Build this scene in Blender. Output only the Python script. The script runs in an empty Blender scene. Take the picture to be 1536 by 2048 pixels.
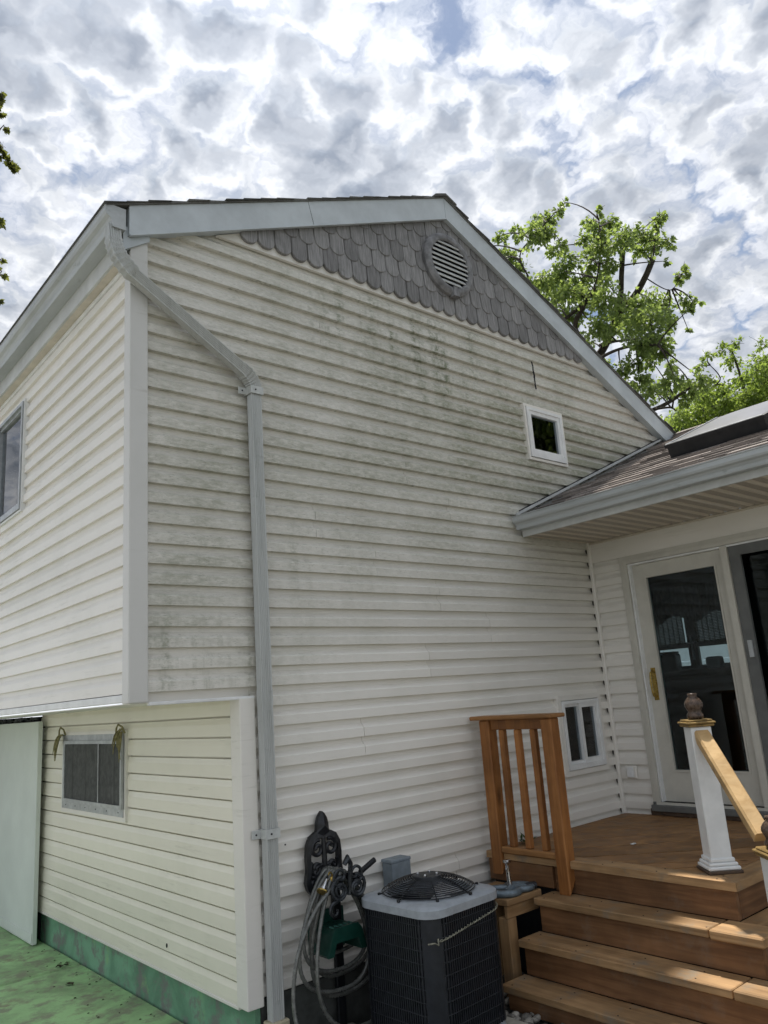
import bpy, bmesh, math, random
import numpy as np
from mathutils import Vector, Matrix
random.seed(7); np.random.seed(7)
S = 1.125            # one siding course (0.1016 units here) is 4.5 inches
CS = 0.1016          # siding course
ZG = -1.68           # ground level, z = 0 is the bottom course of the upper storey
scene = bpy.context.scene
col = scene.collection

# ------------------------------------------------------------------ camera
CAM = Vector((-1.46129, -3.51381, -0.09699)); YAW, PITCH, ROLL = (math.radians(a) for a in (41.2151, 13.3585, -4.2273))
FPX = 1548.035
fw = Vector((math.sin(YAW)*math.cos(PITCH), math.cos(YAW)*math.cos(PITCH), math.sin(PITCH)))
rt = fw.cross(Vector((0, 0, 1))).normalized(); up = rt.cross(fw)
r2 = rt*math.cos(ROLL)+up*math.sin(ROLL); u2 = -rt*math.sin(ROLL)+up*math.cos(ROLL)
cd = bpy.data.cameras.new('camera'); cam = bpy.data.objects.new('camera', cd); col.objects.link(cam)
M = Matrix((r2, u2, -fw)).transposed().to_4x4(); M.translation = CAM*S
cam.matrix_world = M
cd.sensor_fit = 'VERTICAL'; cd.sensor_height = 36.0; cd.lens = FPX/2048*36.0
cd.clip_start = 0.05; cd.clip_end = 2000
scene.camera = cam
def at(px, py, dist):        # a point in the place, dist units from where the photographer stood
    d = fw + r2*((px-768)/FPX) - u2*((py-1024)/FPX)
    return CAM + d.normalized()*dist

# ------------------------------------------------------------------ node helpers
class NT:
    def __init__(self, tree): self.t = tree; self.n = tree.nodes; self.l = tree.links
    def node(self, typ, **kw):
        n = self.n.new(typ)
        for k, v in kw.items(): setattr(n, k, v)
        return n
    def put(self, sock, v):
        if isinstance(v, bpy.types.NodeSocket): self.l.new(v, sock)
        elif v is not None:
            if isinstance(v, (tuple, list)) and sock.type == 'RGBA' and len(v) == 3: v = (*v, 1)
            sock.default_value = v
    def math(self, op, a, b=None, c=None, clamp=False):
        n = self.node('ShaderNodeMath', operation=op, use_clamp=clamp)
        for i, v in enumerate((a, b, c)): self.put(n.inputs[i], v)
        return n.outputs[0]
    def vmath(self, op, a, b=None, scale=None):
        n = self.node('ShaderNodeVectorMath', operation=op)
        self.put(n.inputs[0], a); self.put(n.inputs[1], b)
        if scale is not None: self.put(n.inputs[3], scale)
        return n.outputs[1] if op in ('DOT_PRODUCT', 'LENGTH', 'DISTANCE') else n.outputs[0]
    def noise(self, vec, scale=5, detail=4, rough=.5, dist=0, out=0, dim='3D'):
        n = self.node('ShaderNodeTexNoise', noise_dimensions=dim); self.put(n.inputs['Vector'], vec); self.put(n.inputs['Scale'], scale)
        n.inputs['Detail'].default_value = detail; n.inputs['Roughness'].default_value = rough; n.inputs['Distortion'].default_value = dist
        return n.outputs[out]
    def voronoi(self, vec, scale=5, feature='F1', smooth=None, out='Distance', rnd=1.0, dim='3D'):
        n = self.node('ShaderNodeTexVoronoi', feature=feature, voronoi_dimensions=dim); self.put(n.inputs['Vector'], vec); n.inputs['Scale'].default_value = scale
        n.inputs['Randomness'].default_value = rnd
        if smooth is not None and feature == 'SMOOTH_F1': n.inputs['Smoothness'].default_value = smooth
        return n.outputs[out]
    def ss(self, v, lo, hi, a=0.0, b=1.0):      # smooth step
        n = self.node('ShaderNodeMapRange', interpolation_type='SMOOTHSTEP')
        for i, x in enumerate((v, lo, hi, a, b)): self.put(n.inputs[i], x)
        return n.outputs[0]
    def ramp(self, v, stops, interp='LINEAR'):
        n = self.node('ShaderNodeValToRGB'); n.color_ramp.interpolation = interp
        e = n.color_ramp.elements
        while len(e) < len(stops): e.new(.5)
        for el, (p, c) in zip(e, stops): el.position = p; el.color = (*c, 1) if len(c) == 3 else c
        self.put(n.inputs[0], v); return n.outputs[0]
    def mix(self, f, a, b, blend='MIX'):
        n = self.node('ShaderNodeMix', data_type='RGBA', blend_type=blend)
        self.put(n.inputs[0], f); self.put(n.inputs[6], a); self.put(n.inputs[7], b); return n.outputs[2]
    def scale(self, vec, s):
        n = self.node('ShaderNodeMapping'); self.put(n.inputs[0], vec); n.inputs[3].default_value = s; return n.outputs[0]
    def sep(self, v):
        n = self.node('ShaderNodeSeparateXYZ'); self.put(n.inputs[0], v); return n.outputs
    def comb(self, x, y, z):
        n = self.node('ShaderNodeCombineXYZ')
        for i, v in enumerate((x, y, z)): self.put(n.inputs[i], v)
        return n.outputs[0]
    def pos(self): return self.node('ShaderNodeNewGeometry').outputs['Position']
    def objc(self): return self.node('ShaderNodeTexCoord').outputs['Object']
    def rnd(self): return self.node('ShaderNodeObjectInfo').outputs['Random']
    def bump(self, h, strength=.3, dist=.002):
        n = self.node('ShaderNodeBump'); self.put(n.inputs['Height'], h)
        n.inputs['Strength'].default_value = strength; n.inputs['Distance'].default_value = dist
        return n.outputs[0]

# ------------------------------------------------------------------ sky and sun
SUN_AZ, SUN_EL = math.radians(42.0), math.radians(69.0)    # azimuth from +y towards +x
sd = Vector((math.sin(SUN_AZ)*math.cos(SUN_EL), math.cos(SUN_AZ)*math.cos(SUN_EL), math.sin(SUN_EL)))
world = bpy.data.worlds.new('World'); scene.world = world; world.use_nodes = True
W = NT(world.node_tree); W.n.clear()
sky = W.node('ShaderNodeTexSky', sky_type='NISHITA'); sky.sun_disc = False
sky.sun_elevation = SUN_EL; sky.sun_rotation = SUN_AZ; sky.air_density = 1.0; sky.dust_density = 1.0; sky.ozone_density = 1.5
# cloud deck: warped puffs of one layer; density is sampled here and a little nearer the sun to light the puffs
tc = W.node('ShaderNodeTexCoord'); gd = W.vmath('NORMALIZE', tc.outputs['Generated'])
sx, sy, sz = W.sep(gd)
den = W.math('ADD', W.math('MAXIMUM', sz, 0.0), 0.34)
cp = W.comb(W.math('DIVIDE', sx, den), W.math('DIVIDE', sy, den), 0.0)
cp = W.vmath('ADD', cp, (3.15, 1.42, 0.0))
wv = W.noise(cp, 13.0, 4, .6, out=1, dim='2D')
cp = W.vmath('ADD', cp, W.vmath('SCALE', W.vmath('SUBTRACT', wv, (.5, .5, .5)), scale=.088))
big = W.math('MULTIPLY', W.math('SUBTRACT', W.noise(cp, 3.6, 1, .5, dim='2D'), .5), 1.05)
def cloud(p, det):
    c1 = W.voronoi(p, 15.0, 'F1', dim='2D')
    mid = W.math('MULTIPLY', W.math('SUBTRACT', W.noise(p, 22.0, det, .62, dim='2D'), .5), .85)
    return W.math('SUBTRACT', W.math('ADD', W.math('SUBTRACT', 1.0, c1), mid), big)
d0 = cloud(cp, 6); d1 = cloud(W.vmath('ADD', cp, (sd.x*.042, sd.y*.042, 0)), 1)
cover = W.ss(d0, -.22, .30)
thick = W.ss(d0, .30, 1.0)
lit = W.ss(W.math('SUBTRACT', d0, d1), -.45, .45)
ccol = W.ramp(thick, [(0, (7.4, 7.7, 8.4)), (.22, (8.2, 8.4, 8.75)), (.55, (6.3, 6.6, 7.15)), (1, (4.4, 4.75, 5.4))])
ccol = W.mix(1.0, ccol, W.ramp(lit, [(0, (.63, .675, .74)), (.5, (.94, .95, .965)), (1, (1.22, 1.215, 1.20))]), 'MULTIPLY')
cosd = W.math('MAXIMUM', W.vmath('DOT_PRODUCT', gd, tuple(sd)), 0.0)
glow = W.math('ADD', .80, W.math('MULTIPLY', W.math('POWER', cosd, 8.0), .60))
ccol = W.mix(1.0, ccol, W.comb(glow, glow, glow), 'MULTIPLY')
blue = W.mix(.6, sky.outputs[0], (2.2, 3.0, 4.5))
skyc = W.mix(cover, blue, ccol)
# haze low above the horizon, brightened to throw more light on the walls
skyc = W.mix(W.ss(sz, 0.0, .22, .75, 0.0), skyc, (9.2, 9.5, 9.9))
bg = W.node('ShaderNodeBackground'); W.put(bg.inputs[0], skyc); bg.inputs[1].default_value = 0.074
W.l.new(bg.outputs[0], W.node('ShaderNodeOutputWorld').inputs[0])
sl = bpy.data.lights.new('sun', 'SUN'); sl.energy = 3.4; sl.angle = math.radians(1.6); sl.color = (1, .94, .84)
so = bpy.data.objects.new('sun', sl); col.objects.link(so); so.rotation_euler = sd.to_track_quat('Z', 'Y').to_euler(); so.location = (6, 6, 14)
vs = scene.view_settings; vs.view_transform = 'Standard'; vs.look = 'None'; vs.gamma = 1; vs.exposure = 0.74; vs.use_curve_mapping = False
scene.cycles.max_bounces = 7; scene.cycles.diffuse_bounces = 4; scene.cycles.transparent_max_bounces = 12
scene.cycles.use_denoising = True; scene.cycles.use_adaptive_sampling = True; scene.cycles.adaptive_threshold = .025

# ------------------------------------------------------------------ materials
def material(name, rough=.6, metal=0, spec=.4):
    m = bpy.data.materials.new(name); m.use_nodes = True
    T = NT(m.node_tree); b = m.node_tree.nodes['Principled BSDF']
    b.inputs['Roughness'].default_value = rough; b.inputs['Metallic'].default_value = metal
    b.inputs['Specular IOR Level'].default_value = spec
    return m, T, b
def simple(name, c, rough=.6, metal=0, var=.12, scale=9, bump=0, spec=.4, fine=60):
    m, T, b = material(name, rough, metal, spec)
    p = T.pos()
    n = T.noise(p, scale, 5, .6)
    k = T.ss(n, .3, .7, 1-var, 1+var)
    T.put(b.inputs['Base Color'], T.mix(1.0, c, T.comb(k, k, k), 'MULTIPLY'))
    T.put(b.inputs['Roughness'], T.ss(T.noise(p, scale*2.3, 4), .3, .7, max(.05, rough-.1), min(1, rough+.1)))
    if bump: T.put(b.inputs['Normal'], T.bump(T.noise(p, fine, 4), bump, .002))
    return m
def mk_siding(name, base, dirty):
    m, T, b = material(name, .34, 0, .62)
    p = T.vmath('SCALE', T.pos(), scale=1/S)
    x, y, z = T.sep(p)
    grain = T.noise(T.scale(p, (7, 7, 90)), 1.0, 4, .65)
    r = T.rnd(); rk = T.ss(r, 0, 1, .955, 1.03)
    c = T.mix(1.0, base, T.comb(rk, rk, rk), 'MULTIPLY')
    blot = T.noise(p, 2.2, 4, .6)
    c = T.mix(T.ss(blot, .4, .75, 0, .25), c, (base[0]*.72, base[1]*.74, base[2]*.70))
    if dirty:
        def gauss(cx, cz, wx, wz):
            a = T.math('DIVIDE', T.math('SUBTRACT', x, cx), wx); e = T.math('DIVIDE', T.math('SUBTRACT', z, cz), wz)
            q = T.math('ADD', T.math('MULTIPLY', a, a), T.math('MULTIPLY', e, e))
            return T.math('POWER', 2.718, T.math('MULTIPLY', q, -1.0))
        def sm(*l):
            o = l[0]
            for q in l[1:]: o = T.math('ADD', o, q)
            return o
        # grime grows on the proud flat face of each course, torn along the embossed grain
        ph = T.math('FRACT', T.math('DIVIDE', T.math('ADD', z, 20*CS), CS))
        flat = T.ss(ph, .44, .66, 1.0, .25)
        edge = T.noise(T.scale(p, (16, 16, 46)), 1.0, 6, .72)
        patch = T.noise(T.scale(p, (1.5, 1.5, 2.0)), 1.0, 4, .6)
        high = T.ss(z, -.25, 1.7)
        region = sm(T.math('MULTIPLY', high, .34), T.math('MULTIPLY', gauss(4.2, 1.55, 1.1, .45), .50), T.math('MULTIPLY', gauss(.2, .45, .8, .9), .34),
                    T.math('MULTIPLY', gauss(2.4, 1.9, 1.4, .7), .28), T.math('MULTIPLY', gauss(1.6, .9, 1.2, .5), .14))
        g = T.math('MULTIPLY', T.math('MULTIPLY', region, flat), T.math('MULTIPLY', T.ss(edge, .30, .66, .45, 1.25), T.ss(patch, .32, .68, .55, 1.25)))
        c = T.mix(T.math('MINIMUM', g, .8), c, (.200, .205, .125))
        line = T.noise(T.scale(p, (26, 26, 230)), 1.0, 5, .7)
        c = T.mix(T.math('MULTIPLY', T.math('MINIMUM', T.math('MULTIPLY', region, 1.25), .75), T.math('MULTIPLY', T.ss(line, .55, .66), T.ss(ph, .60, .70, 1.0, .15))), c, (.125, .13, .08))
        # green algae: runs under the shakes, and speckle on the lower left of the upper storey
        streak = T.noise(T.scale(p, (9, 9, .7)), 1.0, 5, .65)
        fleck = T.noise(T.scale(p, (22, 22, 34)), 1.0, 6, .72)
        reg2 = sm(T.math('MULTIPLY', gauss(2.25, 2.2, .55, .42), 1.0), T.math('MULTIPLY', gauss(1.45, 2.3, .42, .28), .75), T.math('MULTIPLY', gauss(1.0, .75, .8, .3), .28),
                  T.math('MULTIPLY', gauss(.35, .15, .5, .3), .6), T.math('MULTIPLY', gauss(3.4, 2.1, .5, .3), .35), T.math('MULTIPLY', gauss(3.2, 1.3, .8, .2), .4))
        a = T.math('MULTIPLY', T.math('MULTIPLY', reg2, T.ss(streak, .42, .70)), T.math('MULTIPLY', T.ss(fleck, .38, .62), T.ss(ph, .6, .8, 1, .4)))
        c = T.mix(T.math('MINIMUM', T.math('MULTIPLY', a, 1.35), .85), c, (.100, .122, .045))
        pale = T.math('MULTIPLY', T.ss(ph, .52, .62), T.ss(T.noise(T.scale(p, (20, 20, 160)), 1.0, 4, .7), .5, .66, 0, .3))
        c = T.mix(T.math('MULTIPLY', pale, high), c, (.26, .27, .24))
    else:
        lo = T.ss(T.noise(T.scale(p, (3, 3, 40)), 1.0, 5, .7), .52, .78, 0, .42)
        c = T.mix(T.math('MULTIPLY', lo, T.ss(T.noise(p, 1.6, 3), .42, .62)), c, (.30, .29, .22))
    T.put(b.inputs['Base Color'], c)
    T.put(b.inputs['Normal'], T.bump(grain, .22, .0015))
    return m
M_SIDE = mk_siding('vinyl_siding_weathered', (.80, .775, .715), True)
M_SIDE2 = mk_siding('vinyl_siding_cream', (.79, .765, .705), False)
M_POST = mk_siding('vinyl_corner_trim', (.60, .595, .565), False)
M_SIDE3 = mk_siding('vinyl_siding_yellowed', (.82, .79, .67), False)
def mk_wood(name, c1, c2, axis, rough=.6, grey=.0):
    m, T, b = material(name, rough, 0, .3)
    p = T.objc(); off = T.vmath('SCALE', T.comb(1.0, 1.7, 2.3), scale=T.math('MULTIPLY', T.rnd(), 37.0))
    p = T.vmath('ADD', p, off)
    s = [26, 26, 26]
    if axis == 3: s = [9, 9, 26]
    else: s[axis] = 1.6
    g = T.noise(T.scale(p, tuple(s)), 1.0, 5, .62, .7)
    big = T.noise(p, 3.0, 3, .6)
    knot = T.voronoi(T.scale(p, tuple(3.2 if i != axis else 1.1 for i in range(3))), 1.0)
    c = T.mix(T.ss(g, .3, .7), c1, c2)
    c = T.mix(T.ss(knot, .0, .11, .75, 0), c, (c1[0]*.25, c1[1]*.22, c1[2]*.2))
    k = T.math('MULTIPLY', T.ss(big, .3, .7, .78, 1.18), T.ss(T.rnd(), 0, 1, .86, 1.12))
    c = T.mix(1.0, c, T.comb(k, k, k), 'MULTIPLY')
    if grey: c = T.mix(T.ss(T.noise(p, 5.5, 5, .7), .5, .72, 0, grey), c, (.20, .175, .135))
    T.put(b.inputs['Base Color'], c); T.put(b.inputs['Normal'], T.bump(g, .35, .002))
    T.put(b.inputs['Roughness'], T.ss(g, .3, .7, rough-.12, rough+.12))
    return m
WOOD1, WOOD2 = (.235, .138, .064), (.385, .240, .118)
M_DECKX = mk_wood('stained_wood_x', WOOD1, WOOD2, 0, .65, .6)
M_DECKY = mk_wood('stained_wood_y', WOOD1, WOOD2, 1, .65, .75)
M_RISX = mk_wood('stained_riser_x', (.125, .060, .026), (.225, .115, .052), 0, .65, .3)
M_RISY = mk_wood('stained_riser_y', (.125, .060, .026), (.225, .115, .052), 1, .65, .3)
M_RAIL = mk_wood('cedar_stain_rail', (.21, .082, .024), (.345, .15, .046), 2, .5)
M_CAP = mk_wood('cedar_stain_cap', (.27, .13, .045), (.40, .20, .075), 1, .55)
M_NEWRAIL = mk_wood('bare_pine_handrail', (.50, .32, .14), (.64, .44, .22), 3, .55)
M_PLINTH = mk_wood('dark_wood_plinth', (.06, .04, .03), (.11, .075, .05), 0)
M_WHITE = simple('white_paint', (.74, .75, .74), .45, var=.06, bump=.05)
M_WHITEV = simple('white_vinyl', (.76, .77, .76), .4, var=.07)
M_BARGE = simple('painted_aluminium_trim', (.52, .565, .59), .45, var=.10, scale=4)
M_FASCIA = simple('painted_fascia_wing', (.54, .555, .545), .5, var=.1, scale=5)
def mk_soffit():
    m, T, b = material('vinyl_soffit_vented', .55, 0, .3)
    p = T.vmath('SCALE', T.pos(), scale=1/S); x, y, z = T.sep(p)
    f = T.math('FRACT', T.math('DIVIDE', T.math('SUBTRACT', y, .0035), .1015))     # 1 at a groove, falling across the flat
    band = T.math('MULTIPLY', T.ss(f, .04, .07), T.ss(f, .66, .69, 1, 0))
    holes = T.voronoi(T.scale(p, (95, 95, 1)), 1.0, dim='2D', rnd=0.0)
    c = T.mix(T.math('MULTIPLY', band, T.ss(holes, .28, .42, .85, .22)), (.62, .56, .47), (.16, .13, .10))
    T.put(b.inputs['Base Color'], c); return m
M_SOFFITV = mk_soffit()
M_SOFFIT = simple('vinyl_soffit', (.60, .55, .46), .55, var=.08)
M_DOOR = simple('cream_door_paint', (.56, .545, .48), .45, var=.05)
M_SCREEN = simple('grey_screen_frame', (.13, .135, .13), .5)
M_ALU = simple('dull_aluminium', (.42, .44, .45), .4, .6, var=.15, scale=12)
M_BLACK = simple('black_cast_iron', (.012, .014, .017), .38, .25, var=.25, scale=30, bump=.2, spec=.6)
M_DARK = simple('dark_void', (.012, .013, .016), .8)
M_GREENP = simple('dark_green_plastic', (.007, .050, .036), .4, var=.15, scale=20)
M_BRASS = simple('brass', (.38, .27, .08), .3, .9, var=.2, scale=30)
M_STEEL = simple('bright_steel', (.55, .56, .57), .25, 1, var=.1, scale=30)
M_SPRINK = simple('grey_blue_zinc', (.15, .19, .22), .38, .35, var=.25, scale=25)
M_BOX = simple('grey_painted_steel', (.21, .25, .28), .5, .1, var=.12, scale=18)
M_ACTOP = simple('grey_enamel', (.33, .36, .39), .38, .1, var=.12, scale=16, bump=.08)
M_ACDARK = simple('ac_black_enamel', (.018, .021, .026), .45, .1, var=.2, scale=16)
M_ACFIN = simple('ac_condenser_fins', (.10, .11, .12), .5, .5, var=.3, scale=22)
M_URN = simple('mottled_brown_glaze', (.085, .058, .042), .28, .1, var=.55, scale=34)
M_GOLD = simple('gilded_trim', (.26, .175, .065), .42, .35, var=.35, scale=26)
M_PAD = simple('cast_concrete', (.36, .34, .29), .9, var=.2, scale=20, bump=.4)
M_BOUNCE = simple('bounce_concrete', (.34, .335, .315), .9, var=.2, scale=5, bump=.4)
M_PAVE = simple('dull_paving', (.17, .165, .15), .9, var=.25, scale=5, bump=.4)
M_PANEL = simple('pale_green_panel', (.66, .71, .66), .6, var=.05, scale=2, spec=.15)
M_ADAPT = simple('tan_plastic', (.48, .43, .30), .5)
M_GREYTRIM = simple('weathered_ring', (.20, .20, .205), .65, var=.35, scale=14, bump=.3)
M_LOUVRE = simple('louvre_paint', (.60, .62, .62), .5, var=.12, scale=20)
M_STRAP = simple('dry_plant_strap', (.22, .20, .09), .8, var=.4, scale=40)
M_BARK = simple('tree_bark', (.055, .045, .038), .9, var=.4, scale=14, bump=.6, fine=30)
M_FENCE = simple('white_vinyl_fence', (.80, .82, .82), .5, var=.05)
M_INT = simple('interior_wall', (.13, .12, .11), .8)
M_INTF = simple('interior_floor', (.05, .035, .025), .5)
M_CURT = simple('curtain_cloth', (.10, .11, .10), .9, var=.3, scale=20)
M_BLIND = simple('woven_blind', (.16, .14, .11), .8, var=.3, scale=40)
def mk_downspout():
    m, T, b = material('galvanised_downspout', .5, .15, .4)
    p = T.vmath('SCALE', T.pos(), scale=1/S)
    g = T.noise(T.scale(p, (40, 40, 3)), 1.0, 5, .65); f = T.noise(p, 26, 5, .7)
    c = T.mix(T.ss(g, .42, .70, 0, .55), (.50, .515, .50), (.36, .375, .36)); c = T.mix(T.ss(f, .56, .74, 0, .35), c, (.24, .25, .22))
    T.put(b.inputs['Base Color'], c); return m
M_DS = mk_downspout()
M_STRAPW = simple('white_strap', (.52, .54, .52), .5, var=.12, scale=20)
def mk_gutter():
    m, T, b = material('gutter_enamel', .45, .1, .4)
    p = T.vmath('SCALE', T.pos(), scale=1/S)
    c = T.mix(T.ss(T.noise(T.scale(p, (6, 1.2, 9)), 1.0, 5, .65), .4, .75), (.46, .485, .49), (.33, .35, .35))
    c = T.mix(T.ss(T.noise(T.scale(p, (18, 5, 10)), 1.0, 5, .7), .60, .74, 0, .6), c, (.15, .15, .13))
    T.put(b.inputs['Base Color'], c); return m
M_GUT = mk_gutter()
def mk_shake():
    m, T, b = material('grey_shakes', .75, 0, .25)
    p = T.vmath('SCALE', T.pos(), scale=1/S)
    g = T.noise(T.scale(p, (95, 95, 5)), 1.0, 5, .65)
    c = T.mix(T.ss(g, .32, .68), (.175, .172, .172), (.305, .30, .298))
    k = T.ss(T.rnd(), 0, 1, .80, 1.15); c = T.mix(1.0, c, T.comb(k, k, k), 'MULTIPLY')
    c = T.mix(T.ss(T.noise(p, 6, 5, .7), .5, .75, 0, .45), c, (.12, .12, .115))
    T.put(b.inputs['Base Color'], c); T.put(b.inputs['Normal'], T.bump(g, .5, .002)); return m
M_SHAKE = mk_shake()
def mk_shingle(name, c1, c2):
    m, T, b = material(name, .95, 0, .2)
    p = T.vmath('SCALE', T.pos(), scale=1/S)
    g = T.noise(p, 210, 3, .8); q = T.noise(T.scale(p, (8, 5, 8)), 1.0, 4, .6)
    c = T.mix(T.ss(g, .35, .65), c1, c2)
    k = T.math('MULTIPLY', T.ss(T.rnd(), 0, 1, .62, 1.3), T.ss(q, .3, .7, .8, 1.15)); c = T.mix(1.0, c, T.comb(k, k, k), 'MULTIPLY')
    T.put(b.inputs['Base Color'], c); T.put(b.inputs['Normal'], T.bump(g, .6, .003)); return m
M_SHING = mk_shingle('asphalt_shingle_brown', (.155, .138, .128), (.37, .33, .305))
M_SHINGD = mk_shingle('asphalt_shingle_dark', (.075, .075, .07), (.17, .17, .16))
def mk_patio(name, wall):
    m, T, b = material(name, .85, 0, .25)
    p = T.vmath('SCALE', T.pos(), scale=1/S)
    n1 = T.noise(p, 2.3, 6, .62, .6); n2 = T.noise(p, 6.5, 6, .7); n3 = T.noise(p, 34, 5, .7)
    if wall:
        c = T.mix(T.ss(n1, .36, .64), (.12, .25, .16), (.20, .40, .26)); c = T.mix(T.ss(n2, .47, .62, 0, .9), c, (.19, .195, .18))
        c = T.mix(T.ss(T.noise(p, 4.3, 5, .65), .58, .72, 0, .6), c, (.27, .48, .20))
    else:
        c = T.mix(T.ss(n1, .36, .62), (.24, .36, .19), (.38, .62, .30)); c = T.mix(T.ss(n2, .46, .64, 0, .8), c, (.25, .245, .185))
        c = T.mix(T.ss(T.noise(p, 4.6, 6, .7), .56, .70, 0, .6), c, (.25, .19, .145))
    c = T.mix(T.ss(n3, .60, .74, 0, .35), c, (.10, .105, .08))
    T.put(b.inputs['Base Color'], c); T.put(b.inputs['Normal'], T.bump(T.math('ADD', n2, T.math('MULTIPLY', n3, .6)), .5, .006)); return m
M_PATIO = mk_patio('green_painted_concrete', False); M_FOUND = mk_patio('green_painted_foundation', True)
M_FOUNDG = simple('shade_dark_foundation', (.06, .065, .06), .9, var=.3, bump=.4)  # near-black base colour holds the shade at the gable foot
def mk_ground():
    m, T, b = material('lawn', .95, 0, .1)
    p = T.pos(); n = T.noise(p, 1.5, 6, .65); f = T.noise(p, 40, 3, .7)
    c = T.mix(T.ss(n, .35, .65), (.035, .045, .02), (.06, .068, .032)); c = T.mix(T.ss(f, .4, .7, 0, .5), c, (.035, .05, .02))
    T.put(b.inputs['Base Color'], c); T.put(b.inputs['Normal'], T.bump(f, .8, .02)); return m
M_LAWN = mk_ground()
M_SOIL = simple('gravel_soil', (.045, .045, .04), .95, var=.4, scale=24, bump=.8)
def mk_stone():
    m, T, b = material('river_stone', .75, 0, .3)
    p = T.objc(); k = T.ss(T.rnd(), 0, 1, .35, 1.25)
    c = T.mix(T.ss(T.noise(T.vmath('SCALE', T.pos(), scale=1.0), 30, 5, .7), .35, .65), (.20, .19, .17), (.34, .32, .28))
    T.put(b.inputs['Base Color'], T.mix(1.0, c, T.comb(k, k, k), 'MULTIPLY')); return m
M_STONE = mk_stone()
def mk_glass(name, tint=(.62, .68, .72), refl=1.0):
    m = bpy.data.materials.new(name); m.use_nodes = True; T = NT(m.node_tree); T.n.clear()
    tr = T.node('ShaderNodeBsdfTransparent'); tr.inputs[0].default_value = (*tint, 1)
    gl = T.node('ShaderNodeBsdfGlossy'); gl.inputs['Roughness'].default_value = .01; gl.inputs[0].default_value = (refl, refl, refl, 1)
    fr = T.node('ShaderNodeFresnel'); fr.inputs[0].default_value = 1.52
    mx = T.node('ShaderNodeMixShader'); T.l.new(fr.outputs[0], mx.inputs[0]); T.l.new(tr.outputs[0], mx.inputs[1]); T.l.new(gl.outputs[0], mx.inputs[2])
    T.l.new(mx.outputs[0], T.node('ShaderNodeOutputMaterial').inputs[0]); return m
M_GLASS = mk_glass('window_glass')
M_GLASSD = mk_glass('door_glass', (.62, .72, .75), .6)
def mk_skyl():
    m, T, b = material('skylight_dome', .28, 0, .5)
    T.put(b.inputs['Base Color'], T.mix(T.noise(T.pos(), 7, 4), (.11, .11, .12), (.19, .19, .21))); return m
M_SKYL = mk_skyl()
M_MESH = simple('insect_screen', (.045, .05, .052), .7, var=.15, scale=8)
def mk_leaf(name, ca, cb):
    m = bpy.data.materials.new(name); m.use_nodes = True; T = NT(m.node_tree); b = m.node_tree.nodes['Principled BSDF']
    att = T.node('ShaderNodeAttribute', attribute_name='tint').outputs['Fac']
    c = T.mix(att, ca, cb)
    T.put(b.inputs['Base Color'], c); b.inputs['Roughness'].default_value = .45; b.inputs['Specular IOR Level'].default_value = .35
    tl = T.node('ShaderNodeBsdfTranslucent'); T.put(tl.inputs[0], T.mix(1.0, c, (1.9, 1.95, 1.0), 'MULTIPLY'))
    mx = T.node('ShaderNodeMixShader'); mx.inputs[0].default_value = .6
    T.l.new(b.outputs[0], mx.inputs[1]); T.l.new(tl.outputs[0], mx.inputs[2]); T.l.new(mx.outputs[0], m.node_tree.nodes['Material Output'].inputs[0])
    return m
M_LEAF = mk_leaf('maple_leaf', (.14, .19, .085), (.23, .285, .135))
M_LEAF2 = mk_leaf('locust_leaf', (.14, .195, .06), (.225, .285, .10))
M_LEAF3 = mk_leaf('bronze_leaf', (.07, .075, .03), (.12, .13, .05))

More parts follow.
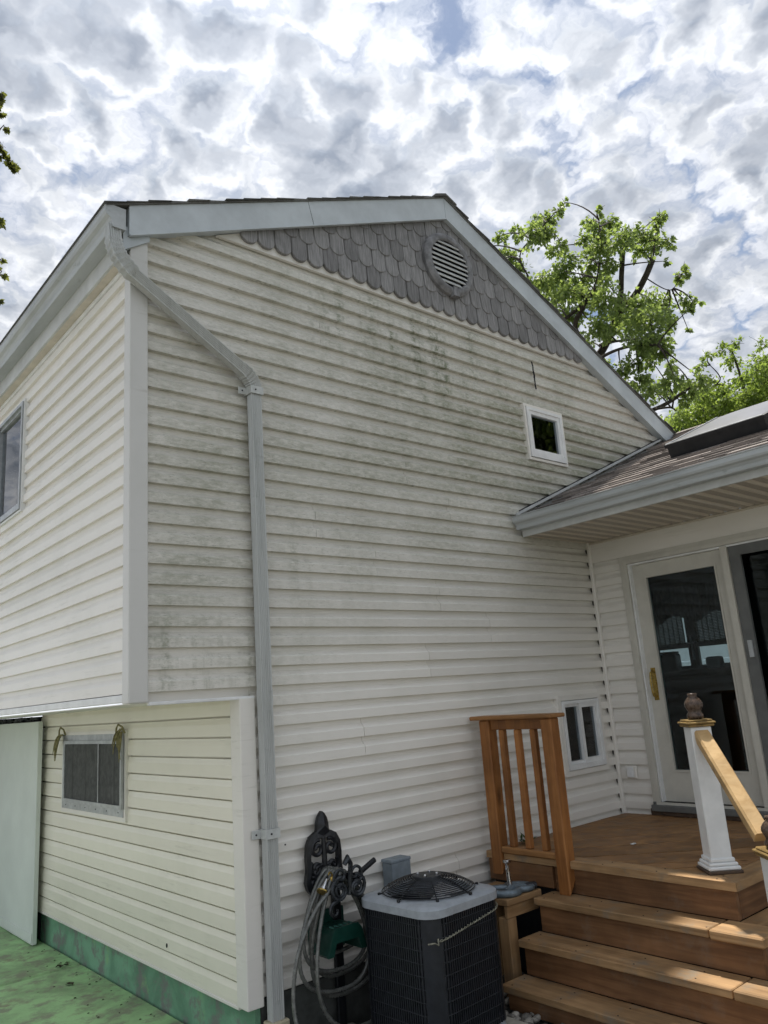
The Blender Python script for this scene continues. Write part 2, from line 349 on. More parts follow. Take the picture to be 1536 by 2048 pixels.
# ------------------------------------------------------------------ mesh helpers (model units; scaled by S when linked)
class MB:
    def __init__(self): self.v = []; self.f = []
    def add(self, vs, fs):
        o = len(self.v); self.v += [tuple(p) for p in vs]; self.f += [tuple(i+o for i in f) for f in fs]; return self
    def box(self, x0, x1, y0, y1, z0, z1):
        return self.add([(x0, y0, z0), (x1, y0, z0), (x1, y1, z0), (x0, y1, z0), (x0, y0, z1), (x1, y0, z1), (x1, y1, z1), (x0, y1, z1)],
                        [(3, 2, 1, 0), (4, 5, 6, 7), (0, 1, 5, 4), (1, 2, 6, 5), (2, 3, 7, 6), (3, 0, 4, 7)])
    def cbox(self, x0, x1, y0, y1, z0, z1, c=.004, seg=1):
        bm = bmesh.new(); bmesh.ops.create_cube(bm, size=1)
        for w in bm.verts: w.co = Vector(((x0+x1)/2+w.co.x*(x1-x0), (y0+y1)/2+w.co.y*(y1-y0), (z0+z1)/2+w.co.z*(z1-z0)))
        bmesh.ops.bevel(bm, geom=bm.edges[:], offset=c, segments=seg, affect='EDGES', profile=.6)
        return self.bm(bm)
    def bm(self, bm, mat=None):
        bm.verts.index_update()
        self.add([(mat @ w.co if mat else w.co) for w in bm.verts], [[w.index for w in f.verts] for f in bm.faces]); bm.free(); return self
    def quad(self, *p): return self.add(p, [tuple(range(len(p)))])
    def prism(self, poly, fn, a, b, caps=True):     # poly of 2D points, fn(u, w, t) -> 3D
        n = len(poly); self_v = [fn(u, w, a) for u, w in poly]+[fn(u, w, b) for u, w in poly]
        fs = [(i, (i+1) % n, n+(i+1) % n, n+i) for i in range(n)]
        if caps: fs += [tuple(range(n))[::-1], tuple(range(n, 2*n))]
        return self.add(self_v, fs)
    def tube(self, path, r, seg=8, closed=False, caps=True):
        path = [Vector(p) for p in path]; n = len(path); rs = r if isinstance(r, (list, tuple)) else [r]*n
        prev = None; vs = []
        for i, p in enumerate(path):
            a = path[i-1] if (i > 0 or closed) else p; b = path[(i+1) % n] if (i < n-1 or closed) else p
            t = (b-a).normalized() if (b-a).length > 1e-9 else Vector((0, 0, 1))
            if prev is None:
                h = Vector((0, 0, 1)) if abs(t.z) < .9 else Vector((1, 0, 0)); nrm = t.cross(h).normalized()
            else:
                nrm = prev - t*prev.dot(t); nrm = nrm.normalized() if nrm.length > 1e-6 else t.orthogonal().normalized()
            prev = nrm; bn = t.cross(nrm)
            vs += [p+(nrm*math.cos(2*math.pi*k/seg)+bn*math.sin(2*math.pi*k/seg))*rs[i] for k in range(seg)]
        fs = [(i*seg+k, i*seg+(k+1) % seg, ((i+1) % n)*seg+(k+1) % seg, ((i+1) % n)*seg+k) for i in range(n if closed else n-1) for k in range(seg)]
        if caps and not closed: fs += [tuple(range(seg))[::-1], tuple(range((n-1)*seg, n*seg))]
        return self.add(vs, fs)
    def lathe(self, prof, c, seg=24, axis='z', caps=True):     # prof: (radius, height)
        vs = []
        for r, h in prof:
            for k in range(seg):
                a = 2*math.pi*k/seg; u, w = r*math.cos(a), r*math.sin(a)
                vs.append((c[0]+u, c[1]+w, c[2]+h) if axis == 'z' else (c[0]+u, c[1]+h, c[2]+w))
        n = len(prof)
        fs = [(i*seg+k, i*seg+(k+1) % seg, (i+1)*seg+(k+1) % seg, (i+1)*seg+k) for i in range(n-1) for k in range(seg)]
        if caps: fs += [tuple(range(seg))[::-1], tuple(range((n-1)*seg, n*seg))]
        return self.add(vs, fs)
    def rotz(self, c, a):
        ca, sa = math.cos(a), math.sin(a)
        self.v = [(c[0]+(x-c[0])*ca-(y-c[1])*sa, c[1]+(x-c[0])*sa+(y-c[1])*ca, z) for x, y, z in self.v]; return self
    def xf(self, m): self.v = [tuple(m @ Vector(p)) for p in self.v]; return self
ORG = {}
def tag(o, label=None, cat=None, group=None, kind=None):
    for k, v in (('label', label), ('category', cat), ('group', group), ('kind', kind)):
        if v: o[k] = v
    return o
def thing(name, base, label, cat, group=None):
    o = bpy.data.objects.new(name, None); col.objects.link(o); o.location = Vector(base)*S; o.empty_display_size = .1
    ORG[o.name] = Vector(base)*S
    return tag(o, label, cat, group)
def meshdata(name, mb, mat, smooth=False, org=Vector()):
    me = bpy.data.meshes.new(name)
    me.from_pydata([tuple(Vector(p)*S-org) for p in mb.v], [], mb.f)
    bm = bmesh.new(); bm.from_mesh(me); bmesh.ops.recalc_face_normals(bm, faces=bm.faces); bm.to_mesh(me); bm.free()
    me.materials.append(mat)
    if smooth:
        me.polygons.foreach_set('use_smooth', [True]*len(me.polygons))
        if smooth != 'all': me.set_sharp_from_angle(angle=math.radians(38))
    me.update(); return me
def obj(name, mb, mat, parent=None, smooth=False, kind=None, label=None):
    if parent is not None: org = ORG[parent.name]
    else:
        a = np.array(mb.v); org = Vector(((a[:, 0].min()+a[:, 0].max())/2, (a[:, 1].min()+a[:, 1].max())/2, a[:, 2].min()))*S
    me = meshdata(name, mb, mat, smooth, org)
    o = bpy.data.objects.new(name, me); col.objects.link(o)
    if parent is not None: o.parent = parent
    else: o.location = org
    ORG[o.name] = org
    if kind: o['kind'] = kind
    if label: o['label'] = label
    return o
def inst(name, me, parent, loc, rot=(0, 0, 0), scale=(1, 1, 1)):      # a copy sharing its mesh; loc in model units
    o = bpy.data.objects.new(name, me); col.objects.link(o); o.parent = parent
    o.location = Vector(loc)*S-ORG[parent.name]; o.rotation_euler = rot; o.scale = scale; return o

# ------------------------------------------------------------------ ground
tag(obj('ground', MB().quad((-150, -150, ZG-.05), (150, -150, ZG-.05), (150, 150, ZG-.05), (-150, 150, ZG-.05)), M_LAWN), kind='structure')
pat = obj('patio', MB().cbox(-1.2, .602, 2.235, 9, ZG-.1, ZG, .012), M_PATIO); tag(pat, kind='structure')
obj('slab', MB().cbox(-1.2, .602, -.02, 2.215, ZG-.1, ZG, .012), M_PATIO, pat)
obj('slab', MB().cbox(-13, .615, -9.9, -.04, ZG-.1, ZG-.004, .012), M_PAVE, pat)  # paving out of view, toned for the light it bounces onto the gable
obj('slab', MB().cbox(.62, 7.5, -9.9, -2.35, ZG-.1, ZG-.004, .012), M_PAVE, pat)  # more paving out of view, added for sunlight bounced onto the gable
obj('slab', MB().cbox(-13, -1.22, -.03, 12, ZG-.1, ZG-.004, .012), M_BOUNCE, pat)  # pale unseen slab, added to bounce light onto the side walls
obj('slab', MB().cbox(7.6, 11.3, -2.3, 7.5, ZG-.1, ZG-.004, .012), M_BOUNCE, pat)  # unseen slab added to bounce light up at the fence
gb = obj('gravel_bed', MB().quad((.62, -1.35, ZG-.02), (3.7, -1.35, ZG-.02), (3.7, 0.02, ZG-.02), (.62, .02, ZG-.02)), M_SOIL); tag(gb, kind='structure')

# ------------------------------------------------------------------ house
X1 = 3.737                                   # wing wall
house = thing('house', (1.9, 3.2, ZG), 'weathered split-level house with pale vinyl siding and grey shakes in its gable', 'house')
fG = lambda u, d, z: (u, -d, z)              # gable wall: butt plane y = 0, d outwards
fL = lambda u, d, z: (-d, u, z)              # upper side wall, x = 0
fB = lambda u, d, z: (.57-d, u, z)           # lower side wall, x = 0.57
fW = lambda u, d, z: (X1-d, u, z)            # wing wall
PROF = [(0, -.0325), (0, 0.0), (.455, -.0008), (.475, -.0018), (.59, -.0135), (.69, -.0235), (.76, -.0275), (1.0, -.0300)]
PROFB = [(0, -.0325), (0, 0.0), (.60, -.0008), (.66, -.0022), (.80, -.0055), (.905, -.0072), (.915, -.0300), (1.0, -.0315)]
def strip(mb, fn, u0, u1, zc, zlo, zhi, lift):
    pts = []
    q = .30 if fn is fB else (.6 if fn is fW else (.62 if fn is fL else 1.0))
    PR = [(zf, d*q if i else d) for i, (zf, d) in enumerate(PROF)] if fn is not fB else PROFB
    for i, (zf, d) in enumerate(PR):
        z = zc+zf*CS
        if i == 0:
            if zlo <= zc+1e-6: pts.append((z, d))
            continue
        pz, pd = zc+PR[i-1][0]*CS, PR[i-1][1]
        if z < zlo-1e-6:
            continue
        if pz < zlo-1e-6 and z > zlo: pts.append((zlo, pd+(d-pd)*(zlo-pz)/(z-pz)))
        if z > zhi+1e-6:
            if pz < zhi: pts.append((zhi, pd+(d-pd)*(zhi-pz)/(z-pz)))
            break
        pts.append((z, d))
    n = len(pts)
    if n < 2 or u1-u0 < .004: return
    vs = [fn(u0, d+lift, z) for z, d in pts]+[fn(u1, d+lift, z) for z, d in pts]
    fs = [(i, i+1, n+i+1, n+i) for i in range(n-1)]
    vs += [fn(u0, -.0325, pts[0][0]), fn(u0, -.0325, pts[-1][0]), fn(u1, -.0325, pts[0][0]), fn(u1, -.0325, pts[-1][0])]
    b = 2*n
    fs += [tuple([b]+list(range(n))+[b+1]), tuple([b+2]+list(range(n, 2*n))+[b+3])]
    mb.add(vs, fs)
def course(mbs, fn, u0, u1, zc, holes, lift, zmin=-9, zmax=9):
    lo, hi = max(zc, zmin), min(zc+CS, zmax)
    for (a, b, c, e) in holes:
        if e > lo and c < hi and b > u0 and a < u1:
            if a > u0: strip(mbs['left'], fn, u0, min(a, u1), zc, lo, hi, lift)
            if b < u1: strip(mbs['right'], fn, max(b, u0), u1, zc, lo, hi, lift)
            if c > lo: strip(mbs['below'], fn, max(a, u0), min(b, u1), zc, lo, c, lift)
            if e < hi: strip(mbs['above'], fn, max(a, u0), min(b, u1), zc, e, hi, lift)
            return
    strip(mbs['all'], fn, u0, u1, zc, lo, hi, lift)
def siding(parent, fn, k0, k1, lim, holes, mat, seams, zmin=-9, zmax=9, off=0):
    """panels two courses high; lim(k) gives the run of a course; seams[j] where panel j is lapped"""
    j = k0//2
    while 2*j < k1:
        ks = [k for k in (2*j, 2*j+1) if k0 <= k < k1]
        cut = seams.get(j, [])
        lo_hi = [(-99, cut[0])]+list(zip(cut, cut[1:]+[99])) if cut else [(-99, 99)]
        for s, (a, b) in enumerate(lo_hi):
            mbs = {q: MB() for q in ('all', 'left', 'right', 'below', 'above')}
            for k in ks:
                u0, u1 = lim(k)
                course(mbs, fn, max(u0, a + (.0035 if s else 0)), min(u1, b), k*CS+off, holes, -.0015*(s % 2) + random.uniform(-.0006, .0006), zmin, zmax)
            for mb in mbs.values():
                if mb.v: obj('siding_panel', mb, mat, parent)
        j += 1
def xl(z): return (z-2.331)/.4235
def xr(z): return 2.40+(3.345-z)/.475
WIN_UP = (3.115, 3.60, 1.575, 2.03); WIN_LO = (3.10, 3.612, -.73, -.185)
WIN_BASE = (1.405, 2.565, -.735, -.188); WIN_SIDE = (1.77, 3.0, 1.265, 2.06)
DOOR = (-2.02, -.262, -1.05, .80)
def hole(w, m=.012): return (w[0]+m, w[1]-m, w[2]+m, w[3]-m)
def lim_gable(k):
    z = k*CS
    a = .07 if k >= 0 else .635
    a = max(a, xl(z+CS)-.36) if z+CS > 2.3 else a
    b = X1 if z+CS < 1.08 else min(5.3, xr(z+CS)+.30)
    return a, b
wall_g = obj('gable_wall', MB().box(.66, X1, .0330, .046, -1.44, -.05).box(.05, X1, .0330, .046, -.05, 1.0).prism([(.05, 1.0), (5.3, 1.0), (5.3, 2.03), (2.40, 3.40), (.05, 2.40)], lambda u, w, t: (u, t, w), .0330, .046), M_SIDE2, house)
siding(wall_g, fG, -14, 25, lim_gable, [hole(WIN_UP), hole(WIN_LO)], M_SIDE,
       {6: [1.832], 4: [1.091], 3: [1.525], 2: [2.035], 1: [2.486], 12: [2.176], 7: [2.573], 11: [3.31], 9: [2.95], 5: [2.2], 0: [1.9], -2: [1.35], -4: [2.3], 10: [1.2], 8: [3.0], -6: [2.0]}, zmin=-1.42)
wall_l = obj('side_wall', MB().box(.0330, .046, .05, 7.0, -.03, 2.26), M_SIDE2, house)
siding(wall_l, fL, 0, 22, lambda k: (.055, 6.95), [hole(WIN_SIDE)], M_SIDE2, {2: [3.4], 5: [2.6], 8: [3.7]}, zmax=2.215)
wall_b = obj('basement_wall', MB().box(.6030, .611, .06, 3.1, -1.44, -.04), M_SIDE2, house)
siding(wall_b, fB, 0, 14, lambda k: (.082, 3.11), [hole(WIN_BASE)], M_SIDE3, {}, off=-1.458, zmax=-.046)
wall_w = obj('wing_wall', MB().box(X1+.0330, X1+.046, -.26, .03, -1.1, .97).box(X1+.0330, X1+.046, -2.8, -2.02, -1.1, .97).box(X1+.0330, X1+.046, -2.02, -.26, .80, .97), M_SIDE2, house)
siding(wall_w, fW, -11, 10, lambda k: (-2.8, -.008), [hole(DOOR, .02)], M_SIDE2, {}, zmin=-1.09, zmax=.968)
# corner trim
obj('corner_post', MB().cbox(-.014, .082, -.014, .062, -.047, 2.36, .006, 2), M_POST, house)
obj('corner_post', MB().cbox(.557, .645, -.012, .088, -1.458, -.056, .006, 2), M_SIDE2, house)
obj('corner_trim', MB().cbox(X1-.022, X1+.008, -.022, .006, -1.06, .97, .005), M_SIDE2, house)
# overhang underside and its edge strips
obj('overhang_soffit', MB().box(.0, .60, .0, 6.9, -.050, -.046), M_SIDE2, house)
obj('starter_strip', MB().cbox(-.006, .012, .064, 6.9, -.040, -.004, .003), M_WHITEV, house)
obj('starter_strip', MB().cbox(.084, .646, -.010, .012, -.062, -.046, .003), M_WHITEV, house)
obj('starter_strip', MB().cbox(.566, .585, .09, 3.1, -1.476, -1.459, .003), M_SIDE2, house)
obj('foundation', MB().box(.612, .64, .02, 3.35, ZG-.02, -1.452), M_FOUND, house)
obj('foundation', MB().box(.645, X1, .022, .06, ZG-.1, -1.436), M_FOUNDG, house)
obj('recess_shade_wall', MB().box(-.02, 1.6, 4.5, 4.54, ZG, -.05).box(.60, 1.6, 3.12, 3.16, ZG, -.05).box(1.6, 1.64, 3.12, 6.9, ZG, -.05), M_DARK, house)  # near-black walls added to close the recess and stand in for its shadow
# crack in the siding and old nail holes
zz = MB()
pts = [(3.304, 2.425), (3.312, 2.39), (3.309, 2.35), (3.318, 2.31), (3.311, 2.27), (3.316, 2.22), (3.320, 2.19)]
zz.prism([(x-.004-.004*random.random(), z) for x, z in pts]+[(x+.004+.004*random.random(), z) for x, z in pts[::-1]], lambda u, w, t: (u, t, w), -.0022, .004)
obj('siding_crack', zz, M_DARK, house)
for (u, z) in ((.69+.05, -.735), (.80, -.78)): obj('nail_hole', MB().lathe([(.004, 0), (.004, .012)], (u, -.002, z), 8, 'y'), M_DARK, house)
obj('nail_hole', MB().prism([(.006*math.cos(a*.785)+.86, .011*math.sin(a*.785)-1.33) for a in range(8)], lambda u, w, t: (t, u, w), .5665, .58), M_DARK, house)

# windows ---------------------------------------------------------
def frame(mb, fn, u0, u1, z0, z1, w, d0, d1, wb=None):
    wb = wb or w
    for (a, b, c, e) in ((u0, u1, z1-w, z1), (u0, u1, z0, z0+wb), (u0, u0+w, z0+wb, z1-w), (u1-w, u1, z0+wb, z1-w)):
        mb.prism([(a, c), (b, c), (b, e), (a, e)], lambda u, v, t: fn(u, t, v), d0, d1)
    return mb
def slab(fn, u0, u1, z0, z1, d0, d1): return MB().prism([(u0, z0), (u1, z0), (u1, z1), (u0, z1)], lambda u, v, t: fn(u, t, v), d0, d1)
def recess(fn, u0, u1, z0, z1, dep):
    a, b = -.0325, -dep
    m = MB()
    m.quad(fn(u0, b, z0), fn(u1, b, z0), fn(u1, b, z1), fn(u0, b, z1))
    m.quad(fn(u0, a, z0), fn(u1, a, z0), fn(u1, b, z0), fn(u0, b, z0)); m.quad(fn(u0, a, z1), fn(u1, a, z1), fn(u1, b, z1), fn(u0, b, z1))
    m.quad(fn(u0, a, z0), fn(u0, a, z1), fn(u0, b, z1), fn(u0, b, z0)); m.quad(fn(u1, a, z0), fn(u1, a, z1), fn(u1, b, z1), fn(u1, b, z0))
    return m
def window(fn, w, label, mullion=None, trim=.028, sash=.045, mat=M_WHITEV, glass=M_GLASS, tm=M_SIDE2, curtain=None):
    u0, u1, z0, z1 = w
    win = obj('window', frame(MB(), fn, u0, u1, z0, z1, trim, -.03, .013), tm, house); win['label'] = label
    i0, i1, j0, j1 = u0+trim+.004, u1-trim-.004, z0+trim+.004, z1-trim-.004
    obj('frame', frame(MB(), fn, i0, i1, j0, j1, sash*.45, -.03, .022, sash*.7), mat, win)
    k0, k1, l0, l1 = i0+sash*.45, i1-sash*.45, j0+sash*.7, j1-sash*.45
    if mullion is None:
        obj('sash', frame(MB(), fn, k0, k1, l0, l1, sash*.55, -.028, .014), mat, win)
        obj('pane', slab(fn, k0+sash*.5, k1-sash*.5, l0+sash*.5, l1-sash*.5, -.010, -.006), glass, win)
    else:
        mu = k0+(k1-k0)*mullion
        obj('sash', frame(MB(), fn, k0, mu+.012, l0, l1, sash*.42, -.028, .004), mat, win)
        obj('sash', frame(MB(), fn, mu-.010, k1, l0, l1, sash*.62, -.026, .014), mat, win)
        obj('pane', slab(fn, k0+sash*.4, mu, l0+sash*.4, l1-sash*.4, -.016, -.012), glass, win)
        obj('pane', slab(fn, mu+.012, k1-sash*.5, l0+sash*.5, l1-sash*.5, -.006, -.002), glass, win)
    obj('room_recess', recess(fn, i0+.01, i1-.01, j0+.01, j1-.01, .55), M_DARK, win)
    if curtain:
        c = MB(); n = 60; zt, zb = l1, l0
        cu0, cu1 = k0+(k1-k0)*curtain[0], k0+(k1-k0)*curtain[1]
        for i in range(n):
            a, b = cu0+(cu1-cu0)*i/n, cu0+(cu1-cu0)*(i+1)/n
            da, db = -.08+.012*math.sin(i*.9), -.08+.012*math.sin((i+1)*.9)
            c.quad(fn(a, da, zb), fn(b, db, zb), fn(b, db, zt), fn(a, da, zt))
        obj('curtain', c, M_CURT, win, True)
    return win
window(fG, WIN_UP, 'small white single-pane window high on the gable', None, .02, .055)
window(fG, WIN_LO, 'small white sliding window behind the cedar railing', .47, .034, .05, curtain=(.52, 1.0))
ws = window(fL, WIN_SIDE, 'tall dark upstairs window with an aluminium frame', .5, .014, .05, M_ALU, M_GLASS, M_WHITEV)
# the basement window: storm frame standing proud, screen and ribbed shade behind it
u0, u1, z0, z1 = WIN_BASE
wb_ = obj('window', frame(MB(), fB, u0, u1, z0, z1, .026, -.03, .014), M_SIDE2, house); wb_['label'] = 'basement window with an aluminium storm frame and dark screen'
obj('storm_frame', frame(MB(), fB, u0+.028, u1-.028, z0+.028, z1-.02, .055, -.03, .018), M_ALU, wb_)
obj('screen_frame', frame(MB(), fB, u0+.02, u1-.085, z0+.075, z1-.058, .022, .019, .034), M_ALU, wb_)
obj('screen', slab(fB, u0+.04, u1-.105, z0+.095, z1-.078, .022, .024), M_MESH, wb_)
sh = MB()
for i in range(44):
    a = u0+.045+(u1-u0-.155)*i/44; b = a+(u1-u0-.155)/44
    sh.prism([(a, .0245), (b, .0245), ((a+b)/2, .0245+.002+.003*(i % 11 == 4))], lambda u, w, t: fB(u, w, t), z0+.1, z1-.08)
obj('ribbed_shade', sh, simple('shade_grey', (.065, .068, .065), .7, var=.2, scale=14), wb_)
obj('screen_bar', slab(fB, u0+.40, u0+.412, z0+.095, z1-.078, .026, .034), M_ALU, wb_)
for i in range(6): obj('screw', MB().prism([(.0035*math.cos(a*1.05)+u0+.1+i*.19, .0035*math.sin(a*1.05)+z0+.052) for a in range(6)], lambda u, w, t: fB(u, t, w), .018, .0205), M_DARK, wb_)

# gable shakes ------------------------------------------------------
backing = obj('gable_backing', MB().prism([(.50, 2.535), (4.1, 2.535), (2.40, 3.40)], lambda u, w, t: (u, t, w), -.002, .02), M_SIDE2, house)
shk = MB(); wd, ln, th = .0585, .21, .010
out = [(-wd, ln), (-wd, .05)]+[(wd*math.cos(math.pi+math.pi*i/12), .05+.05*math.sin(math.pi+math.pi*i/12)) for i in range(1, 12)]+[(wd, .05), (wd, ln)]
n = len(out)
# wedge: proud at the butt, thin at the top
vf = [(u, -.016+ .010*(w/ln)-.003, w) for u, w in out]; vb = [(u, 0.0, w) for u, w in out]
inn = [(u*.93, -.021+.010*(w/ln)-.001, .05+(w-.05)*.93 if w < .05 else w) for u, w in out]
shk.add(vf+vb+inn, [(i, (i+1) % n, n+(i+1) % n, n+i) for i in range(n)]+[(i, (i+1) % n, 2*n+(i+1) % n, 2*n+i) for i in range(n)]+[tuple(range(2*n, 3*n))])
shk_me = meshdata('shingle', shk, M_SHAKE)
VC = (2.395, 2.962)
for r_ in range(6):
    zt = 2.555+.1415*r_
    i = -16
    while i < 18:
        x = 2.38+.1195*(i+.5*(r_ % 2)); i += 1
        zc = zt+.06
        if zc-.035 > 2.331+.4235*x or zc-.035 > 3.345-.475*(x-2.40): continue
        if math.hypot(x-VC[0], zt+.09-VC[1]) < .10: continue
        if (zt+.19 > 2.331+.4235*(x-.06)+.16) or (zt+.19 > 3.345-.475*(x+.06-2.40)+.16):
            sc = .72
        else: sc = 1
        o = inst('shingle', shk_me, backing, (x+random.uniform(-.002, .002), -.0025-.0005*random.random(), zt+random.uniform(-.004, .004)), (0, random.uniform(-.015, .015), 0), (random.uniform(.96, 1.0), 1, sc))
# round louvred vent
vent = obj('gable_vent', MB().lathe([(.188, -.05), (.196, -.064), (.215, -.068), (.236, -.062), (.25, -.045), (.25, .0), (.188, .0)], (VC[0], .0, VC[1]), 48, 'y', False), M_GREYTRIM, house, True)
obj('vent_back', MB().lathe([(.19, -.024), (.19, -.022)], (VC[0], 0, VC[1]), 40, 'y'), M_DARK, vent)
for i in range(9):
    z = VC[1]-.16+i*.0395; h = math.sqrt(max(0, .19**2-(z-VC[1])**2))-.002
    if h < .03: continue
    obj('louvre_slat', MB().prism([(-.030, z+.026), (-.056, z-.008), (-.061, z-.003), (-.035, z+.031)], lambda u, w, t: (t, u, w), VC[0]-h, VC[0]+h), M_LOUVRE, vent)
obj('keystone', MB().prism([(-.03, -.262), (.03, -.262), (.022, -.188), (-.022, -.188)], lambda u, w, t: (VC[0]+.02+u, t, VC[1]+w), -.074, -.03), M_GREYTRIM, vent)

# barge boards, roof ------------------------------------------------
BT = .176
def barge(p, q, lab):
    return obj('barge_board', MB().prism([p, q, (q[0], q[1]+BT), (p[0], p[1]+BT)], lambda u, w, t: (u, t, w), -.052, .012), M_BARGE, house, label=lab)
b1 = barge((-.035, 2.316), (2.3985, 3.3465), 'left rake board in pale grey-blue aluminium'); b2 = barge((2.4015, 3.345), (5.46, 1.892), 'right rake board running down to the wing roof')
obj('board_joint', MB().prism([(1.16, 2.825), (1.162, 2.826), (1.126, 2.984), (1.124, 2.983)], lambda u, w, t: (u, t, w), -.0528, -.045), M_DARK, b1)
obj('trim_lip', MB().prism([(-.03, 2.310), (2.399, 3.340), (2.399, 3.349), (-.03, 2.319)], lambda u, w, t: (u, t, w), -.058, -.04), M_BARGE, b1)
obj('trim_lip', MB().prism([(2.401, 3.339), (5.45, 1.888), (5.45, 1.897), (2.401, 3.348)], lambda u, w, t: (u, t, w), -.058, -.04), M_BARGE, b2)
obj('rake_return', MB().prism([(-.058, 2.232), (.085, 2.33), (.085, 2.372), (-.058, 2.372)], lambda u, w, t: (u, t, w), -.03, .06), M_BARGE, house)
roof = obj('roof', MB().prism([(-.16, 2.434), (2.40, 3.519), (2.40, 3.531), (-.16, 2.446)], lambda u, w, t: (u, t, w), -.062, 6.9)
           .prism([(2.40, 3.519), (5.46, 2.0655), (5.46, 2.0775), (2.40, 3.531)], lambda u, w, t: (u, t, w), -.062, 6.9), M_SHINGD, house)
th1, th2 = math.atan(.4235), math.atan(.475)
for i in range(22):
    a = .127*i; j = random.uniform(-.01, .01)
    f = lambda u, w, t: (-.17+u*math.cos(th1)-w*math.sin(th1), t, 2.4385+u*math.sin(th1)+w*math.cos(th1))
    obj('shingle_course', MB().prism([(a, 0.001), (a+.14, .001), (a+.14, .004), (a, .009+.004*random.random())], f, -.068+j, 6.92), M_SHINGD, roof)
for i in range(27):
    a = .127*i; j = random.uniform(-.008, .008)
    f = lambda u, w, t: (5.50-u*math.cos(th2)+w*math.sin(th2), t, 2.0555+u*math.sin(th2)+w*math.cos(th2))
    obj('shingle_course', MB().prism([(a, 0.001), (a+.14, .001), (a+.14, .004), (a, .012+.003*random.random())], f, -.070+j, 6.92), M_SHINGD, roof)
obj('ridge_cap', MB().prism([(2.29, 3.488), (2.40, 3.5345), (2.51, 3.486), (2.51, 3.500), (2.40, 3.548), (2.29, 3.502)], lambda u, w, t: (u, t, w), -.078, 6.92), M_SHINGD, roof)
# left eave: fascia, soffit, gutter
obj('eave_fascia', MB().box(-.058, -.044, -.02, 6.9, 2.225, 2.43), M_FASCIA, house)
obj('eave_soffit', MB().box(-.044, .014, .01, 6.9, 2.222, 2.229), M_SOFFIT, house)
obj('frieze_strip', MB().cbox(-.004, .012, .065, 6.9, 2.196, 2.222, .003), M_WHITEV, house)
def gutter(fn, a, b, name='gutter', lab=None):
    out = [(0, .118), (0, 0), (.066, 0), (.070, .012), (.072, .032), (.082, .050), (.100, .062), (.107, .078), (.107, .112), (.113, .116), (.113, .122), (.100, .122)]
    inn = [(.100, .110), (.099, .080), (.062, .040), (.060, .006), (.006, .006), (.006, .118)]
    g = obj(name, MB().prism(out+inn, fn, a, b), M_GUT, house, label=lab)
    e = min(a, b)
    obj('end_cap', MB().prism([p for p in out], lambda u, w, t: fn(u*1.02-.001, w*1.02-.001, t), e-.006, e), M_GUT, g)
    return g
gutter(lambda u, w, t: (-.0585-u, t, 2.328+w), -.055, 6.9, lab='main eave gutter along the upper left roof edge')

# downspout ---------------------------------------------------------
def sweep(mb, path, a, b, flute=True, bumps=None):
    sec = []
    def side(p, q, n):
        for i in range(n):
            f = i/n; yield (p[0]+(q[0]-p[0])*f, p[1]+(q[1]-p[1])*f)
    c = [(-a, -b), (a, -b), (a, b), (-a, b)]
    for s in range(4):
        nseg = 12 if s == 0 else 8
        p, q = c[s], c[(s+1) % 4]; nx, ny = ((0, -1), (1, 0), (0, 1), (-1, 0))[s]
        for i, (u, w) in enumerate(side(p, q, nseg)):
            dd = -.0055 if (flute and 1 < i < nseg-1 and i % 2 == 0) else 0
            if i == 0: dd = -.002
            sec.append((u+nx*dd, w+ny*dd))
    n = len(sec); vs = []; P = [Vector(p) for p in path]
    for i, p in enumerate(P):
        t = (P[min(i+1, len(P)-1)]-P[max(i-1, 0)]).normalized()
        y = Vector((0, 1, 0)); y = (y-t*y.dot(t)).normalized(); x = y.cross(-t) if t.z < 0 else y.cross(t)
        k = bumps[i] if bumps else 1
        vs += [p+x*u*k+y*w*k for u, w in sec]
    fs = [(i*n+k, i*n+(k+1) % n, (i+1)*n+(k+1) % n, (i+1)*n+k) for i in range(len(P)-1) for k in range(n)]
    mb.add(vs, fs+[tuple(range(n)), tuple(range((len(P)-1)*n, len(P)*n))]); return mb
def arc(p0, p1, p2, n):       # quadratic bend
    return [tuple((1-t)**2*Vector(p0)+2*t*(1-t)*Vector(p1)+t*t*Vector(p2)) for t in (i/n for i in range(n+1))]
DX, DY = .686, -.042
ds = obj('downspout', sweep(MB(), [(DX, DY, 1.60), (DX, DY, -1.52)], .033, .025), M_DS, house)
ua, ub = Vector((-.035, -.058, 2.10)), Vector((DX-.075, -.056, 1.705))
obj('diagonal_pipe', sweep(MB(), [ua, ub], .032, .0245), M_DS, ds)
obj('pipe_collar', sweep(MB(), [(DX, DY, -.02), (DX, DY, -.09)], .0345, .0262), M_DS, ds)
e1 = [(-.112, -.022, 2.345), (-.112, -.03, 2.30)]+arc((-.112, -.036, 2.27), (-.118, -.058, 2.17), tuple(ua+(ub-ua)*.03), 14)
obj('elbow', sweep(MB(), e1, .0345, .027, True, [1+(.13 if (i % 2 and 2 < i < 16) else 0) for i in range(len(e1))]), M_DS, ds)
e2 = [tuple(ub+(ua-ub)*.03)]+arc(tuple(ub), (DX-.004, DY, 1.665), (DX, DY, 1.615), 12)+[(DX, DY, 1.585)]
obj('elbow', sweep(MB(), e2, .0345, .027, True, [1+(.13 if (i % 2 and 2 < i < 12) else 0) for i in range(len(e2))]), M_DS, ds)
